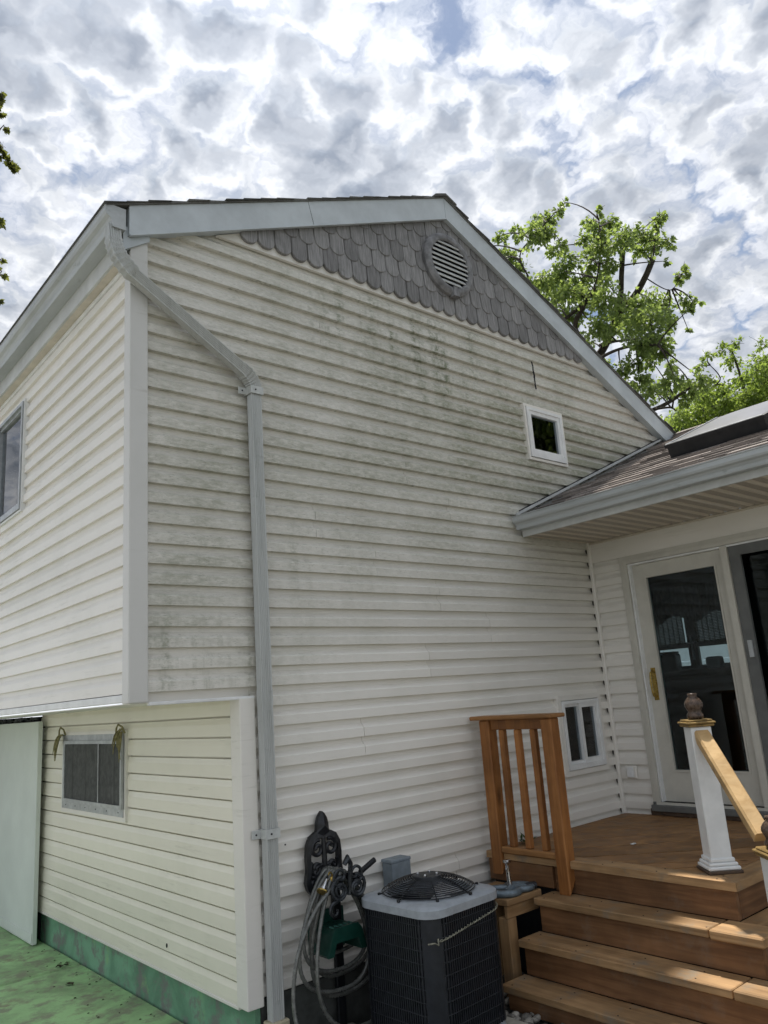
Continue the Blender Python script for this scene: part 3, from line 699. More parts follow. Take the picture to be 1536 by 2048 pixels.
for zc, ear in ((1.60, (-1,)), (-.705, (-1, 1))):
    st = MB()
    st.box(DX-.040, DX+.040, DY-.033, DY-.028, zc-.022, zc+.022).box(DX-.040, DX-.036, DY-.028, .0, zc-.022, zc+.022).box(DX+.036, DX+.040, DY-.028, .0, zc-.022, zc+.022)
    for e in ear: st.cbox(DX+e*.05-.0*e if e > 0 else DX-.088, DX+.105 if e > 0 else DX-.038, -.026, -.018, zc-.02, zc+.02, .002) if e < 0 else st.cbox(DX+.038, DX+.07, -.012, -.006, zc+.0, zc+.04, .002)
    s_ = obj('strap', st, M_STRAPW, ds)
    obj('screw', MB().lathe([(.0045, 0), (.0045, .004)], (DX-.066, -.029, zc), 8, 'y'), M_DARK, s_)
    obj('screw', MB().lathe([(.0045, 0), (.0045, .004)], (DX-.01, DY-.037, zc), 8, 'y'), M_DARK, s_)
obj('drain_adapter', MB().cbox(DX-.05, DX+.05, DY-.042, DY+.036, ZG-.05, -1.515, .006), M_ADAPT, ds)

# wing: soffit, fascia, gutter, roof ---------------------------------
YE = -2.75
for i in range(9):
    y0 = -.004-.305*i; sp = MB()
    prof = []
    for g in range(3):
        a = y0-.1015*g
        prof += [(a, .960), (a-.014, .976), (a-.018, .976), (a-.032, .960), (a-.0655, .9585), (a-.0985, .960)]
    prof.append((y0-.3045, .960))
    nn = len(prof)
    sp.add([(2.942, a, z) for a, z in prof]+[(X1-.004, a, z) for a, z in prof], [(k, k+1, nn+k+1, nn+k) for k in range(nn-1)])
    obj('soffit_panel', sp, M_SOFFITV, house)
obj('soffit_channel', MB().cbox(X1-.02, X1-.002, YE, -.02, .945, .9595, .003), M_SOFFIT, house)
obj('frieze_board', MB().box(X1-.006, X1+.01, YE, -.02, .80, .944), M_SIDE2, house)
obj('wing_fascia', MB().cbox(2.928, 2.944, YE, -.006, .952, 1.09, .003), M_FASCIA, house)
gutter(lambda u, w, t: (2.9275-u*.95, t, .998+w*.78), -.012, YE, 'wing_gutter', 'gutter along the low wing eave')
tw = math.atan(.42); RX, RZ = 5.38, 1.118+.42*(5.38-2.907)
wroof = obj('wing_roof', MB().prism([(2.86, 1.068), (RX, RZ-.03), (8.0, RZ-.03-.42*(8-RX)), (8.0, RZ-.016-.42*(8-RX)), (RX, RZ-.016), (2.86, 1.083)], lambda u, w, t: (u, t, w), YE, -.004), M_SHINGD, house)
tab = MB(); tab.add([(0, -.1345, 0), (.135, -.1345, 0), (.135, .1345, 0), (0, .1345, 0), (0, -.1345, .015), (.135, -.1345, .003), (.135, .1345, .003), (0, .1345, .015)],
                    [(3, 2, 1, 0), (4, 5, 6, 7), (0, 1, 5, 4), (1, 2, 6, 5), (2, 3, 7, 6), (3, 0, 4, 7)])
tab_me = meshdata('shingle', tab, M_SHING)
for i in range(23):
    a = .117*i; x = 2.872+a*math.cos(tw); z = 1.088+a*math.sin(tw)
    yy = -.03-random.random()*.2
    while yy > YE+.1:
        w = random.choice((.62, .8, 1, 1.15)); yy -= .1345*w
        inst('shingle', tab_me, wroof, (x+random.uniform(-.006, .004), yy, z+random.uniform(0, .0025)), (0, -tw, 0), (1, w*.992, random.uniform(.8, 1.5))); yy -= .1345*w
obj('ridge_cap', MB().prism([(RX-.12, RZ-.062), (RX, RZ-.012), (RX+.12, RZ-.062), (RX+.12, RZ-.045), (RX, RZ+.008), (RX-.12, RZ-.045)], lambda u, w, t: (u, t, w), YE, -.065), M_SHING, wroof)
obj('flashing', MB().prism([(2.885, 1.11), (5.14, 2.057), (5.14, 2.075), (2.885, 1.128)], lambda u, w, t: (u, t, w), -.030, -.004), M_FASCIA, wroof)
obj('flashing_shadow_strip', MB().prism([(2.93, 1.148), (5.10, 2.0595), (5.10, 2.066), (2.93, 1.1545)], lambda u, w, t: (u, t, w), -.004, .010), M_DARK, wroof)  # dark strip standing in for the shadow line above the flashing
# skylight
def onroof(a, b, h): return (2.907+a*math.cos(tw)-h*math.sin(tw), b, 1.118+a*math.sin(tw)+h*math.cos(tw))
A0, A1, B0, B1 = (3.572-2.907)/math.cos(tw), (4.45-2.907)/math.cos(tw), -1.575, -.892
def rbox(a0, a1, b0, b1, h0, h1): return MB().add([onroof(a, b, h) for h in (h0, h1) for a, b in ((a0, b0), (a1, b0), (a1, b1), (a0, b1))], [(3, 2, 1, 0), (4, 5, 6, 7), (0, 1, 5, 4), (1, 2, 6, 5), (2, 3, 7, 6), (3, 0, 4, 7)])
M_SKF = simple('skylight_bronze', (.020, .021, .024), .5, .3)
skl = obj('skylight', rbox(A0, A1, B0, B1, -.01, .075), M_SKF, house)
obj('cap_frame', rbox(A0-.012, A1+.012, B0-.012, B1+.012, .0755, .098), M_SKF, skl)
dm = MB(); nn = 10
for i in range(nn+1):
    for j in range(nn+1):
        fa, fb = i/nn, j/nn; e = (1-(2*fa-1)**4)*(1-(2*fb-1)**4)
        dm.v.append(onroof(A0+.02+(A1-A0-.04)*fa, B0+.02+(B1-B0-.04)*fb, .0985+.022*e))
dm.f = [(i*(nn+1)+j, (i+1)*(nn+1)+j, (i+1)*(nn+1)+j+1, i*(nn+1)+j+1) for i in range(nn) for j in range(nn)]
obj('dome', dm, M_SKYL, skl, True)
obj('glazing_bead', MB().tube([onroof(A0-.006, B1, .101), onroof(A1, B1, .101)], .005, 6).tube([onroof(A0-.006, B0, .101), onroof(A0-.006, B1, .101)], .005, 6), M_ALU, skl)

# sliding door and the room behind it ------------------------------------
dy0, dy1, dz0, dz1 = DOOR
door = obj('door', frame(MB(), fW, dy0, dy1, dz0+.045, dz1, .028, -.03, .012), M_DOOR, house); door['label'] = 'cream sliding patio door with brass handle and dark glass'
obj('jamb', frame(MB(), fW, dy0+.03, dy1-.03, dz0+.06, dz1-.03, .03, -.07, .022), M_DOOR, door)
obj('track', frame(MB(), fW, dy0+.062, dy1-.062, dz0+.075, dz1-.062, .012, -.09, .004), M_WHITEV, door)
obj('threshold', MB().cbox(X1-.05, X1+.1, dy0, dy1, dz0+.03, dz0+.072, .004).cbox(X1-.02, X1+.1, dy0, dy1, dz0+.0725, dz0+.09, .003), M_SCREEN, door)
obj('sill_board', MB().cbox(X1-.03, X1-.004, dy0, dy1+.02, -1.048, -1.004, .003), M_PLINTH, door)
leaf = obj('sliding_leaf', frame(MB(), fW, -1.075, -.335, dz0+.088, dz1-.075, .105, -.075, -.036, .215), M_DOOR, door)
obj('pane', slab(fW, -1.0, -.43, dz0+.29, dz1-.17, -.058, -.054), M_GLASSD, leaf)
obj('glazing_stop', frame(MB(), fW, -.982, -.428, dz0+.291, dz1-.168, .012, -.036, -.030), M_DOOR, leaf)
obj('meeting_stile', slab(fW, -1.095, -1.05, dz0+.088, dz1-.066, -.034, .012), M_DOOR, door)
scr = obj('screen_leaf', frame(MB(), fW, -1.98, -1.098, dz0+.088, dz1-.066, .075, -.03, -.006), M_SCREEN, door)
obj('screen_pull', slab(fW, -1.155, -1.125, -.02, .09, -.006, .006), M_ALU, scr)
obj('pane', slab(fW, -1.96, -1.12, dz0+.12, dz1-.1, -.085, -.081), M_GLASSD, door)
hp = [Vector(fW(-.385, -.034, -.055)), Vector(fW(-.385, .004, -.07)), Vector(fW(-.385, .016, -.10)), Vector(fW(-.380, .010, -.15)), Vector(fW(-.385, .016, -.20)), Vector(fW(-.385, .004, -.232)), Vector(fW(-.385, -.034, -.245))]
obj('door_handle', MB().tube(hp, [.009, .008, .006, .007, .006, .008, .009], 10).prism([(-.402, -.265), (-.368, -.265), (-.366, -.15), (-.368, -.035), (-.402, -.035), (-.404, -.15)], lambda u, v, t: fW(u, t, v), -.0365, -.030), M_BRASS, door, True)
room = obj('room_interior', MB(), M_INT, house) if False else None
rm = MB(); FX = 6.8
rm.quad((X1+.03, -2.8, .96), (FX, -2.8, .96), (FX, 2.6, .96), (X1+.03, 2.6, .96))
rm.quad((X1+.03, -2.8, -1.1), (X1+.03, -2.8, .96), (FX, -2.8, .96), (FX, -2.8, -1.1)); rm.quad((X1+.03, 2.6, -1.1), (FX, 2.6, -1.1), (FX, 2.6, .96), (X1+.03, 2.6, .96))
rm.quad((X1+.03, .03, -1.1), (X1+.03, 2.6, -1.1), (X1+.03, 2.6, .96), (X1+.03, .03, .96))
wy0, wy1, wz0, wz1 = .40, 1.40, -.03, .62
for (a, b, c, e) in ((-2.8, wy0, -1.1, .96), (wy1, 2.6, -1.1, .96), (wy0, wy1, -1.1, wz0), (wy0, wy1, wz1, .96)):
    rm.quad((FX, a, c), (FX, b, c), (FX, b, e), (FX, a, e))
room = obj('room_walls', rm, M_INT, house)
obj('room_floor', MB().box(X1+.03, FX, -2.8, 2.6, -1.12, -1.1), M_INTF, house)
fF = lambda u, d, z: (FX-.01-d, u, z)
kw = obj('kitchen_window', frame(MB(), fF, wy0-.05, wy1+.05, wz0-.03, wz1+.05, .05, -.03, .015), M_INT, house)
obj('mullion', slab(fF, .83, .94, wz0, wz1, -.03, .015), M_INT, kw)
obj('meeting_rail', slab(fF, wy0, wy1, .185, .245, -.03, .012), M_INT, kw)
obj('counter', MB().box(FX-.65, FX-.02, -.2, 2.4, -.10, -.06).box(FX-.62, FX-.02, -.2, 2.4, -1.1, -.10), M_INTF, house)
obj('exterior_wall', MB().box(X1+.1, FX-.03, YE-.03, YE, ZG, .96), M_SIDE2, house)
obj('outlet_cover', MB().cbox(X1-.026, X1-.002, -.165, -.078, -.808, -.718, .006), M_SIDE2, house)
ot = [o for o in house.children if o.name.startswith('outlet_cover')][0]
obj('flip_lid', MB().cbox(X1-.040, X1-.027, -.150, -.095, -.798, -.728, .006, 2), M_WHITEV, ot)
obj('foundation', MB().box(X1+.03, X1+.06, YE, 0, ZG-.05, -1.1), M_FOUNDG, house)

# ------------------------------------------------------------------ deck with wrap-round steps
ZD = -1.05
deck = thing('deck', (2.95, -.8, ZG), 'stained wooden deck with wrap-round steps in the corner of the house', 'deck')
XF, YS = 2.22, -1.57                # front and side edges of the deck
def clip(poly, ax, v, keep_gt):
    out = []
    for i in range(len(poly)):
        p, q = poly[i], poly[(i+1) % len(poly)]; a = (p[ax]-v)*(1 if keep_gt else -1); b = (q[ax]-v)*(1 if keep_gt else -1)
        if a >= 0: out.append(p)
        if a*b < 0: t = a/(a-b); out.append((p[0]+(q[0]-p[0])*t, p[1]+(q[1]-p[1])*t))
    return out
M_BOARD = mk_wood('stained_deck_board', (.195, .100, .042), (.33, .185, .082), 3, .62, .35)
dirb = Vector((.7071, -.7071)); nb = Vector((.7071, .7071))
for i in range(-4, 26):
    s = .30+i*.131
    c = nb*s
    q = [c-dirb*6, c+dirb*6, c+dirb*6+nb*.123, c-dirb*6+nb*.123]
    q = [(p.x, p.y) for p in q]
    for ax, v, g in ((0, XF+.126, True), (0, X1-.012, False), (1, YS+.126, True), (1, -.02, False)): q = clip(q, ax, v, g) if q else q
    if len(q) > 2 and max(p[0] for p in q)-min(p[0] for p in q) > .02:
        dz = random.uniform(-.0015, .0015)
        obj('deck_board', MB().prism(q, lambda u, w, t: (u, w, t), ZD-.034+dz, ZD+dz), M_BOARD, deck)
obj('border_board', MB().prism([(XF, -.02), (XF+.12, -.02), (XF+.12, YS+.12), (XF, YS)], lambda u, w, t: (u, w, t), ZD-.036, ZD+.001), M_DECKY, deck)
obj('border_board', MB().prism([(XF+.003, YS), (X1-.02, YS), (X1-.02, YS+.12), (XF+.123, YS+.12)], lambda u, w, t: (u, w, t), ZD-.036, ZD+.001), M_DECKX, deck)
RUN, RISE = .158, .17
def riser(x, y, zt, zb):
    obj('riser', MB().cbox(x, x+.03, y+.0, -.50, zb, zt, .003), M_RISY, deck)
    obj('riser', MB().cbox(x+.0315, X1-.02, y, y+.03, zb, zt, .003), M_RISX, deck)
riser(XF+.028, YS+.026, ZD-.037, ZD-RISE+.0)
joints = (-1.487, -1.645, -1.80)
for i in (1, 2, 3):
    xn, yn, zt = XF-RUN*i, YS-.165*i, ZD-RISE*i
    j = joints[i-1]
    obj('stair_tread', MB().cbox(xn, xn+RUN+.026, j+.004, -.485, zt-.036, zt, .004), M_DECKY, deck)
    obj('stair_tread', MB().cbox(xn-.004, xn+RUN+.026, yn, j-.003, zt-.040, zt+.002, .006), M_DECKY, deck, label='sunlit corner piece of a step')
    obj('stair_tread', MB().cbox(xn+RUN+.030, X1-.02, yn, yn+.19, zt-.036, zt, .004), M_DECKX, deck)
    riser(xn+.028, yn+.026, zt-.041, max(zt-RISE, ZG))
scm = MB()
for i in (0, 1, 2, 3):
    xn, zt = XF-RUN*i, ZD-RISE*i
    yy = -.53
    while yy > -1.5-.15*i:
        for xx in (xn+.03, xn+(.095 if i == 0 else .13)): scm.lathe([(.0042, 0), (.0038, .0016)], (xx+random.uniform(-.004, .004), yy+random.uniform(-.01, .01), zt+.0012 if i == 0 else zt-.0003), 7)
        yy -= .31
obj('screw_heads', scm, M_DARK, deck, kind='stuff')
# fascia below the railing, dark framing behind
obj('fascia_board', MB().cbox(XF+.004, XF+.034, -.505, -.03, ZD-.155, ZD-.04, .003), M_RISY, deck)
obj('joist_frame', MB().box(XF+.08, X1-.05, YS+.1, -.05, ZD-.16, ZD-.045), M_DARK, deck)
obj('skirt_board', MB().cbox(XF+.036, XF+.06, -.50, -.04, ZG, ZD-.16, .002), M_DARK, deck)
# railing
RXc = XF+.012
rl = obj('railing', MB().cbox(RXc-.055, RXc+.085, -.655, -.018, -.285, -.262, .006), M_CAP, deck, label='cedar railing with three balusters at the house wall')
obj('top_rail', MB().cbox(RXc-.02, RXc+.02, -.56, -.16, -.345, -.2855, .003), M_RAIL, rl)
obj('bottom_rail', MB().cbox(RXc-.035, RXc+.045, -.56, -.16, ZD+.002, ZD+.040, .008), M_CAP, rl)
for yc in (-.121, -.600):
    p = MB().cbox(RXc-.039, RXc+.039, yc-.039, yc+.039, -1.175 if yc < -.5 else -1.12, -.286, .006)
    p.v = [(x, y, z+(.05*(x-RXc)/.039 if z < -1.1 else 0)) for x, y, z in p.v]
    obj('post', p, M_RAIL, rl)
for yc in (-.238, -.358, -.478):
    obj('baluster', MB().cbox(RXc-.019, RXc+.019, yc-.019, yc+.019, ZD+.0405, -.3455, .004), M_RAIL, rl)
# newel posts set diagonally, with urn finials and a bare pine handrail
def newel(c, z0, z1, lab):
    a45 = math.radians(49)
    def sq(h, a, b, ch=.004): return MB().cbox(c[0]-h, c[0]+h, c[1]-h, c[1]+h, a, b, ch).rotz(c, a45)
    nw = obj('newel_post', sq(.052, z0+.012, z1, .004), M_WHITE, deck, label=lab)
    obj('plinth', sq(.084, z0, z0+.014, .003), M_PLINTH, nw)
    for h, a, b in ((.078, .0145, .032), (.070, .0325, .048), (.061, .0485, .068)): obj('base_trim', sq(h, z0+a, z0+b, .005), M_WHITE, nw)
    for h, a, b in ((.066, .001, .014), (.073, .0145, .026), (.062, .0265, .036)): obj('cap_trim', sq(h, z1+a, z1+b, .004), M_GOLD, nw)
    pr = [(.001, .0), (.034, .0), (.041, .010), (.042, .022), (.034, .034), (.033, .040), (.042, .056), (.047, .070), (.045, .084), (.036, .098), (.024, .110), (.021, .116), (.0235, .120), (.0235, .128), (.001, .130)]
    obj('finial', MB().lathe([(r*.98, h) for r, h in pr], (c[0], c[1], z1+.0365), 28), M_URN, nw, 'all')
    obj('finial_cap', MB().lathe([(.0205, 0), (.0215, .003), (.0215, .008), (.019, .010)], (c[0], c[1], z1+.1545), 20), M_ALU, nw)
N1 = (2.412, -1.398); dv = Vector((-.63, -.776, 0)).normalized()
newel(N1, ZD+.002, -.362, 'white newel post at the deck corner')
N2 = (N1[0]+dv.x*.615, N1[1]+dv.y*.615)
newel(N2, ZD-2*RISE+.002, -.872, 'lower white newel post')
hr = MB(); sl_ = -.86; sd_ = Vector((-dv.y, dv.x, 0))
pp, qq = Vector((N1[0], N1[1], -.368))+dv*.054+Vector((0, 0, -.01)), Vector((N1[0], N1[1], -.368))+dv*.535+Vector((0, 0, sl_*.49))
n_ = Vector((-dv.x*sl_, -dv.y*sl_, 1)).normalized()
prof = [(-.036, -.050), (.036, -.050), (.039, -.030), (.039, -.010), (.030, 0), (-.030, 0), (-.039, -.010), (-.039, -.030)]
hr.prism(prof, lambda u, w, t: tuple((pp if t == 0 else qq)+sd_*u+n_*w), 0, 1)
obj('handrail', hr, M_NEWRAIL, deck)

# ------------------------------------------------------------------ bench with sprinkler
M_LEG = mk_wood('stained_leg', WOOD1, WOOD2, 2, .6, .3)
bench = thing('wooden_bench', (2.04, -.30, ZG), 'low wooden shelf bench between the air conditioner and the railing', 'bench')
for i, (a, b) in enumerate(((-.455, -.345), (-.339, -.235), (-.229, -.12))):
    obj('bench_board', MB().cbox(1.885, 2.175, a, b, -1.235, -1.20, .004), M_DECKX, bench)
obj('apron', MB().cbox(1.90, 2.165, -.435, -.413, -1.300, -1.236, .003), M_DECKX, bench)
for (x, y) in ((1.905, -.43), (1.905, -.15), (2.12, -.15)):
    obj('leg', MB().cbox(x, x+.07, y, y+.07, ZG-.02, -1.2365 if y > -.4 else -1.301, .004), M_LEG, bench)
spk = thing('lawn_sprinkler', (2.02, -.35, -1.2), 'grey metal lawn sprinkler standing on the wooden bench', 'sprinkler')
sc_ = Vector((2.03, -.36, -1.185))
def loop(cx, cy, rx, ry, z, ang=0, n=28):
    return [(cx+rx*math.cos(t)*math.cos(ang)-ry*math.sin(t)*math.sin(ang), cy+rx*math.cos(t)*math.sin(ang)+ry*math.sin(t)*math.cos(ang), z) for t in (2*math.pi*i/n for i in range(n))]
obj('base', MB().tube(loop(1.958, -.365, .066, .088, -1.181, .5), .019, 10, True).tube(loop(2.078, -.375, .056, .074, -1.181, .5), .017, 10, True)
    .tube([(1.95, -.40, -1.180), (2.02, -.375, -1.172), (2.11, -.42, -1.178)], [.016, .020, .015], 10), M_SPRINK, spk, True)
obj('hose_inlet', MB().tube([(2.085, -.405, -1.176), (2.115, -.422, -1.178), (2.150, -.44, -1.178)], [.015, .021, .019], 12), M_ACDARK, spk, True)
obj('riser_pipe', MB().tube([(2.015, -.37, -1.172), (2.012, -.368, -1.10)], [.014, .011], 10), M_STEEL, spk, True)
obj('impulse_head', MB().tube([(2.012, -.368, -1.10), (2.010, -.366, -1.055), (1.996, -.372, -1.038)], [.011, .010, .007], 10).tube([(1.975, -.39, -1.068), (2.04, -.345, -1.078)], [.004, .008], 8).cbox(1.995, 2.03, -.385, -.35, -1.045, -1.03, .003), M_STEEL, spk, True)

# ------------------------------------------------------------------ air conditioner
ACC = (1.312, -.470); AH, AR, AROT = .250, .098, math.radians(2.5)
def rsq(h, r, n=8):
    o = []
    for cx, cy, a0 in ((h-r, h-r, 0), (-h+r, h-r, 90), (-h+r, -h+r, 180), (h-r, -h+r, 270)):
        for i in range(n+1):
            a = math.radians(a0+90*i/n); o.append((cx+r*math.cos(a), cy+r*math.sin(a)))
    return o
def dense(pts, step):
    out = []
    for i in range(len(pts)):
        p, q = Vector(pts[i]), Vector(pts[(i+1) % len(pts)]); L = (q-p).length; k = max(1, int(round(L/step)))
        out += [tuple(p+(q-p)*j/k) for j in range(k)]
    return out
def ac(p, z): 
    ca, sa = math.cos(AROT), math.sin(AROT); return (ACC[0]+p[0]*ca-p[1]*sa, ACC[1]+p[0]*sa+p[1]*ca, z)
ZT = -1.038; ZB = -1.635
pad = obj('equipment_pad', MB().cbox(ACC[0]-.32, ACC[0]+.33, ACC[1]-.32, ACC[1]+.32, ZG-.03, -1.645, .012, 2), M_PAD); tag(pad, 'pale concrete pad under the air conditioner', 'pad')
unit = thing('air_conditioner', (ACC[0], ACC[1], -1.645), 'black outdoor air conditioner with grey top and domed fan guard', 'air conditioner')
obj('condenser', MB().prism(rsq(AH-.022, AR-.02), lambda u, w, t: ac((u, w), t), ZB+.02, ZT-.03), M_ACFIN, unit, True)
obj('base_pan', MB().prism(rsq(AH+.002, AR), lambda u, w, t: ac((u, w), t), -1.644, ZB+.03), M_ACTOP, unit, True)
per = dense(rsq(AH-.006, AR-.004), .0145); bars = MB()
for i, p in enumerate(per):
    q = per[(i+1) % len(per)]; d = Vector((q[0]-p[0], q[1]-p[1])).normalized(); nr = Vector((d.y, -d.x))
    poly = [Vector(p)+d*a*.0034+nr*b for a, b in ((-1, 0), (1, 0), (1, .008), (-1, .008))]
    bars.prism([(v.x, v.y) for v in poly], lambda u, w, t: ac((u, w), t), ZB+.03, ZT-.038)
obj('guard_bars', bars, M_ACDARK, unit)
ring = MB(); zr = ZB+.055
while zr < ZT-.05:
    ring.tube([ac(p, zr) for p in dense(rsq(AH+.001, AR), .05)], .0022, 5, True); zr += .052
obj('guard_wires', ring, M_ACDARK, unit)
for sx_, sy_ in ((-1, -1), (1, -1), (-1, 1), (1, 1)):
    cpn = [(cx, cy) for cx, cy in rsq(AH+.004, AR, 10) if cx*sx_ > AH-AR*.72 and cy*sy_ > AH-AR*.72]
    k = MB(); nn = len(cpn)
    k.add([ac(p, z) for z in (ZB+.03, ZT-.04) for p in cpn], [(i, i+1, nn+i+1, nn+i) for i in range(nn-1)])
    obj('corner_panel', k, M_ACDARK, unit, True)
# top pan: rounded square outside, round fan opening inside
nn = 72; th_ = [2*math.pi*i/nn for i in range(nn)]
def sqr(t, h, r):
    c, s = math.cos(t), math.sin(t); lo, hi = 0, h*1.5
    for _ in range(30):
        m = (lo+hi)/2; x, y = abs(m*c), abs(m*s); dx, dy = max(x-(h-r), 0), max(y-(h-r), 0)
        ins = (math.hypot(dx, dy) <= r) if (dx > 0 and dy > 0) else (x <= h and y <= h)
        lo, hi = (m, hi) if ins else (lo, m)
    return (lo*c, lo*s)
tp = MB(); H0 = AH+.012
loops = [[sqr(t, H0-.004, AR) for t in th_], [sqr(t, H0, AR) for t in th_], [sqr(t, H0, AR) for t in th_], [sqr(t, H0-.012, AR-.01) for t in th_], [(.215*math.cos(t), .215*math.sin(t)) for t in th_], [(.205*math.cos(t), .205*math.sin(t)) for t in th_], [(.205*math.cos(t), .205*math.sin(t)) for t in th_]]
zs = (ZT-.043, ZT-.043, ZT-.010, ZT, ZT+.012, ZT+.010, ZT-.08)
for lp, z in zip(loops, zs): tp.v += [ac(p, z) for p in lp]
tp.f = [(i*nn+k, i*nn+(k+1) % nn, (i+1)*nn+(k+1) % nn, (i+1)*nn+k) for i in range(6) for k in range(nn)]
obj('top_pan', tp, M_ACTOP, unit, True)
obj('fan_well', MB().lathe([(.204, ZT-.06), (.204, ZT-.35), (.001, ZT-.35)], (ACC[0], ACC[1], 0), 40, 'z', False), M_ACDARK, unit, True)
def dome(r): return ZT+.014+.062*(1-(r/.232)**2.4)
gr = MB(); r = .228
while r > .072:
    gr.tube([(ACC[0]+r*math.cos(t), ACC[1]+r*math.sin(t), dome(r)) for t in th_], .0026, 5, True); r -= .0115
for i in range(8):
    a = i*math.pi/4+.2
    gr.tube([(ACC[0]+q*math.cos(a), ACC[1]+q*math.sin(a), dome(min(q, .232))-.003) for q in (.243, .228, .19, .15, .10, .06)], .0032, 6)
fan_g = obj('fan_guard', gr, M_BLACK, unit, True)
obj('guard_plate', MB().lathe([(.001, 0), (.072, 0), (.074, .003), (.072, .006), (.001, .007)], (ACC[0], ACC[1], dome(.07)-.002), 32), M_ACDARK, fan_g, True)
for i in range(4): obj('bolt', MB().lathe([(.007, 0), (.007, .005), (.004, .009)], (ACC[0]+.048*math.cos(i*1.571+.6), ACC[1]+.048*math.sin(i*1.571+.6), dome(.07)+.005), 8), M_STEEL, fan_g)
for i in range(8):
    a = i*math.pi/4+.2; obj('clip', MB().cbox(ACC[0]+.243*math.cos(a)-.007, ACC[0]+.243*math.cos(a)+.007, ACC[1]+.243*math.sin(a)-.007, ACC[1]+.243*math.sin(a)+.007, ZT+.004, ZT+.018, .003), M_BLACK, fan_g)
M_BLADE = simple('fan_blade_paint', (.55, .56, .57), .45, .3)
for i in range(3):
    a0 = -.35+i*2.094; bl = MB(); m_ = 8
    for j in range(m_+1):
        a = a0+.85*j/m_
        for q in (.05, .195): bl.v.append((ACC[0]+q*math.cos(a), ACC[1]+q*math.sin(a), ZT-.035+.035*j/m_))
    bl.f = [(2*j, 2*j+1, 2*j+3, 2*j+2) for j in range(m_)]
    obj('fan_blade', bl, M_BLADE, unit, True)
obj('fan_hub', MB().lathe([(.001, ZT-.14), (.06, ZT-.14), (.06, ZT-.035), (.03, ZT-.02), (.001, ZT-.02)], (ACC[0], ACC[1], 0), 24), M_ACDARK, unit, True)
# twisted cord tied round the unit
M_CORD = simple('pale_twine', (.22, .215, .165), .8, var=.4, scale=60)
cdp = [ac(p, ZT-.135+.06*max(0, min(1, (p[0]+.2)/.46))) for p in dense(rsq(AH+.010, AR+.008), .006)]
cdp = [p for p in cdp if (p[0]-ACC[0])*.72-(p[1]-ACC[1])*.69 > .03 and p[1] < ACC[1]+.1]
tw_ = MB()
for ph in (0, math.pi):
    tw_.tube([(p[0]+.0035*math.cos(i*.9+ph), p[1]-.0035*math.cos(i*.9+ph), p[2]+.0035*math.sin(i*.9+ph)) for i, p in enumerate(cdp)], .0022, 5)
tw_.tube([Vector(cdp[0])+Vector((0, 0, .01)), Vector(cdp[0])+Vector((-.01, -.01, -.012)), Vector(cdp[0])+Vector((-.03, -.008, .0)), Vector(cdp[0])+Vector((-.055, .01, -.002))], .0035, 6)
tag(obj('twisted_cord', tw_, M_CORD, None, True), 'pale twisted cord tied around the air conditioner below its top', 'cord')

# ------------------------------------------------------------------ things on the gable wall
dbx = thing('disconnect_box', (1.475, -.05, -1.20), 'grey electrical disconnect box on the siding behind the air conditioner', 'electrical box')
obj('case', MB().cbox(1.412, 1.538, -.085, -.003, -1.22, -.972, .004), M_BOX, dbx)
obj('cover', MB().cbox(1.404, 1.546, -.094, -.003, -.9715, -.955, .004).cbox(1.408, 1.542, -.0915, -.0855, -1.21, -.972, .003), M_BOX, dbx)
obj('conduit', MB().tube([(1.475, -.045, -1.22), (1.475, -.045, -1.45), (1.44, -.12, -1.56), (1.38, -.3, -1.58)], .013, 8), M_ACDARK, dbx, True)

hh = thing('hose_hanger', (1.0, -.03, ZG), 'black cast-iron scrollwork hose hanger with leaf finial on the gable wall', 'hose hanger')
HC = (1.005, -.885)
def spiral(c, r0, r1, a0, turns, n=26, y=-.03):
    return [(c[0]+(r0+(r1-r0)*i/n)*math.cos(a0+turns*2*math.pi*i/n), y, c[1]+(r0+(r1-r0)*i/n)*math.sin(a0+turns*2*math.pi*i/n)) for i in range(n+1)]
def mir(path, cx): return [(2*cx-x, y, z) for x, y, z in path]
half = [(0, .132), (.045, .140), (.080, .122), (.102, .085), (.108, .03), (.106, -.03), (.112, -.06), (.118, -.09), (.108, -.125), (.085, -.150), (.04, -.165), (0, -.17)]
ol = [(HC[0]+x, HC[1]+z) for x, z in half]+[(HC[0]-x, HC[1]+z) for x, z in half[-2:0:-1]]
il = [(HC[0]+(x-HC[0])*.80, HC[1]-.01+(z-HC[1]+.01)*.82) for x, z in ol]
nn = len(ol); pl = MB()
pl.add([(x, -.046, z) for x, z in ol]+[(x, -.050, z) for x, z in il]+[(x, -.018, z) for x, z in ol]+[(x, -.018, z) for x, z in il],
       [(i, (i+1) % nn, nn+(i+1) % nn, nn+i) for i in range(nn)]+[(i, (i+1) % nn, 2*nn+(i+1) % nn, 2*nn+i) for i in range(nn)]+[(nn+i, nn+(i+1) % nn, 3*nn+(i+1) % nn, 3*nn+i) for i in range(nn)])
plate = obj('back_plate', pl, M_BLACK, hh)
fin = [(0, .236), (.012, .226), (.026, .205), (.034, .178), (.036, .150), (.046, .128), (.0, .10)]
pf = [(HC[0]+x, HC[1]+z) for x, z in fin]+[(HC[0]-x, HC[1]+z) for x, z in fin[-2:0:-1]]
fm = MB(); k = len(pf); ctr = (HC[0], -.062, HC[1]+.17)
fm.add([(x, -.044, z) for x, z in pf]+[(x, -.018, z) for x, z in pf]+[ctr], [(i, (i+1) % k, 2*k) for i in range(k)]+[(i, (i+1) % k, k+(i+1) % k, k+i) for i in range(k)])
obj('leaf_finial', fm, M_BLACK, plate)
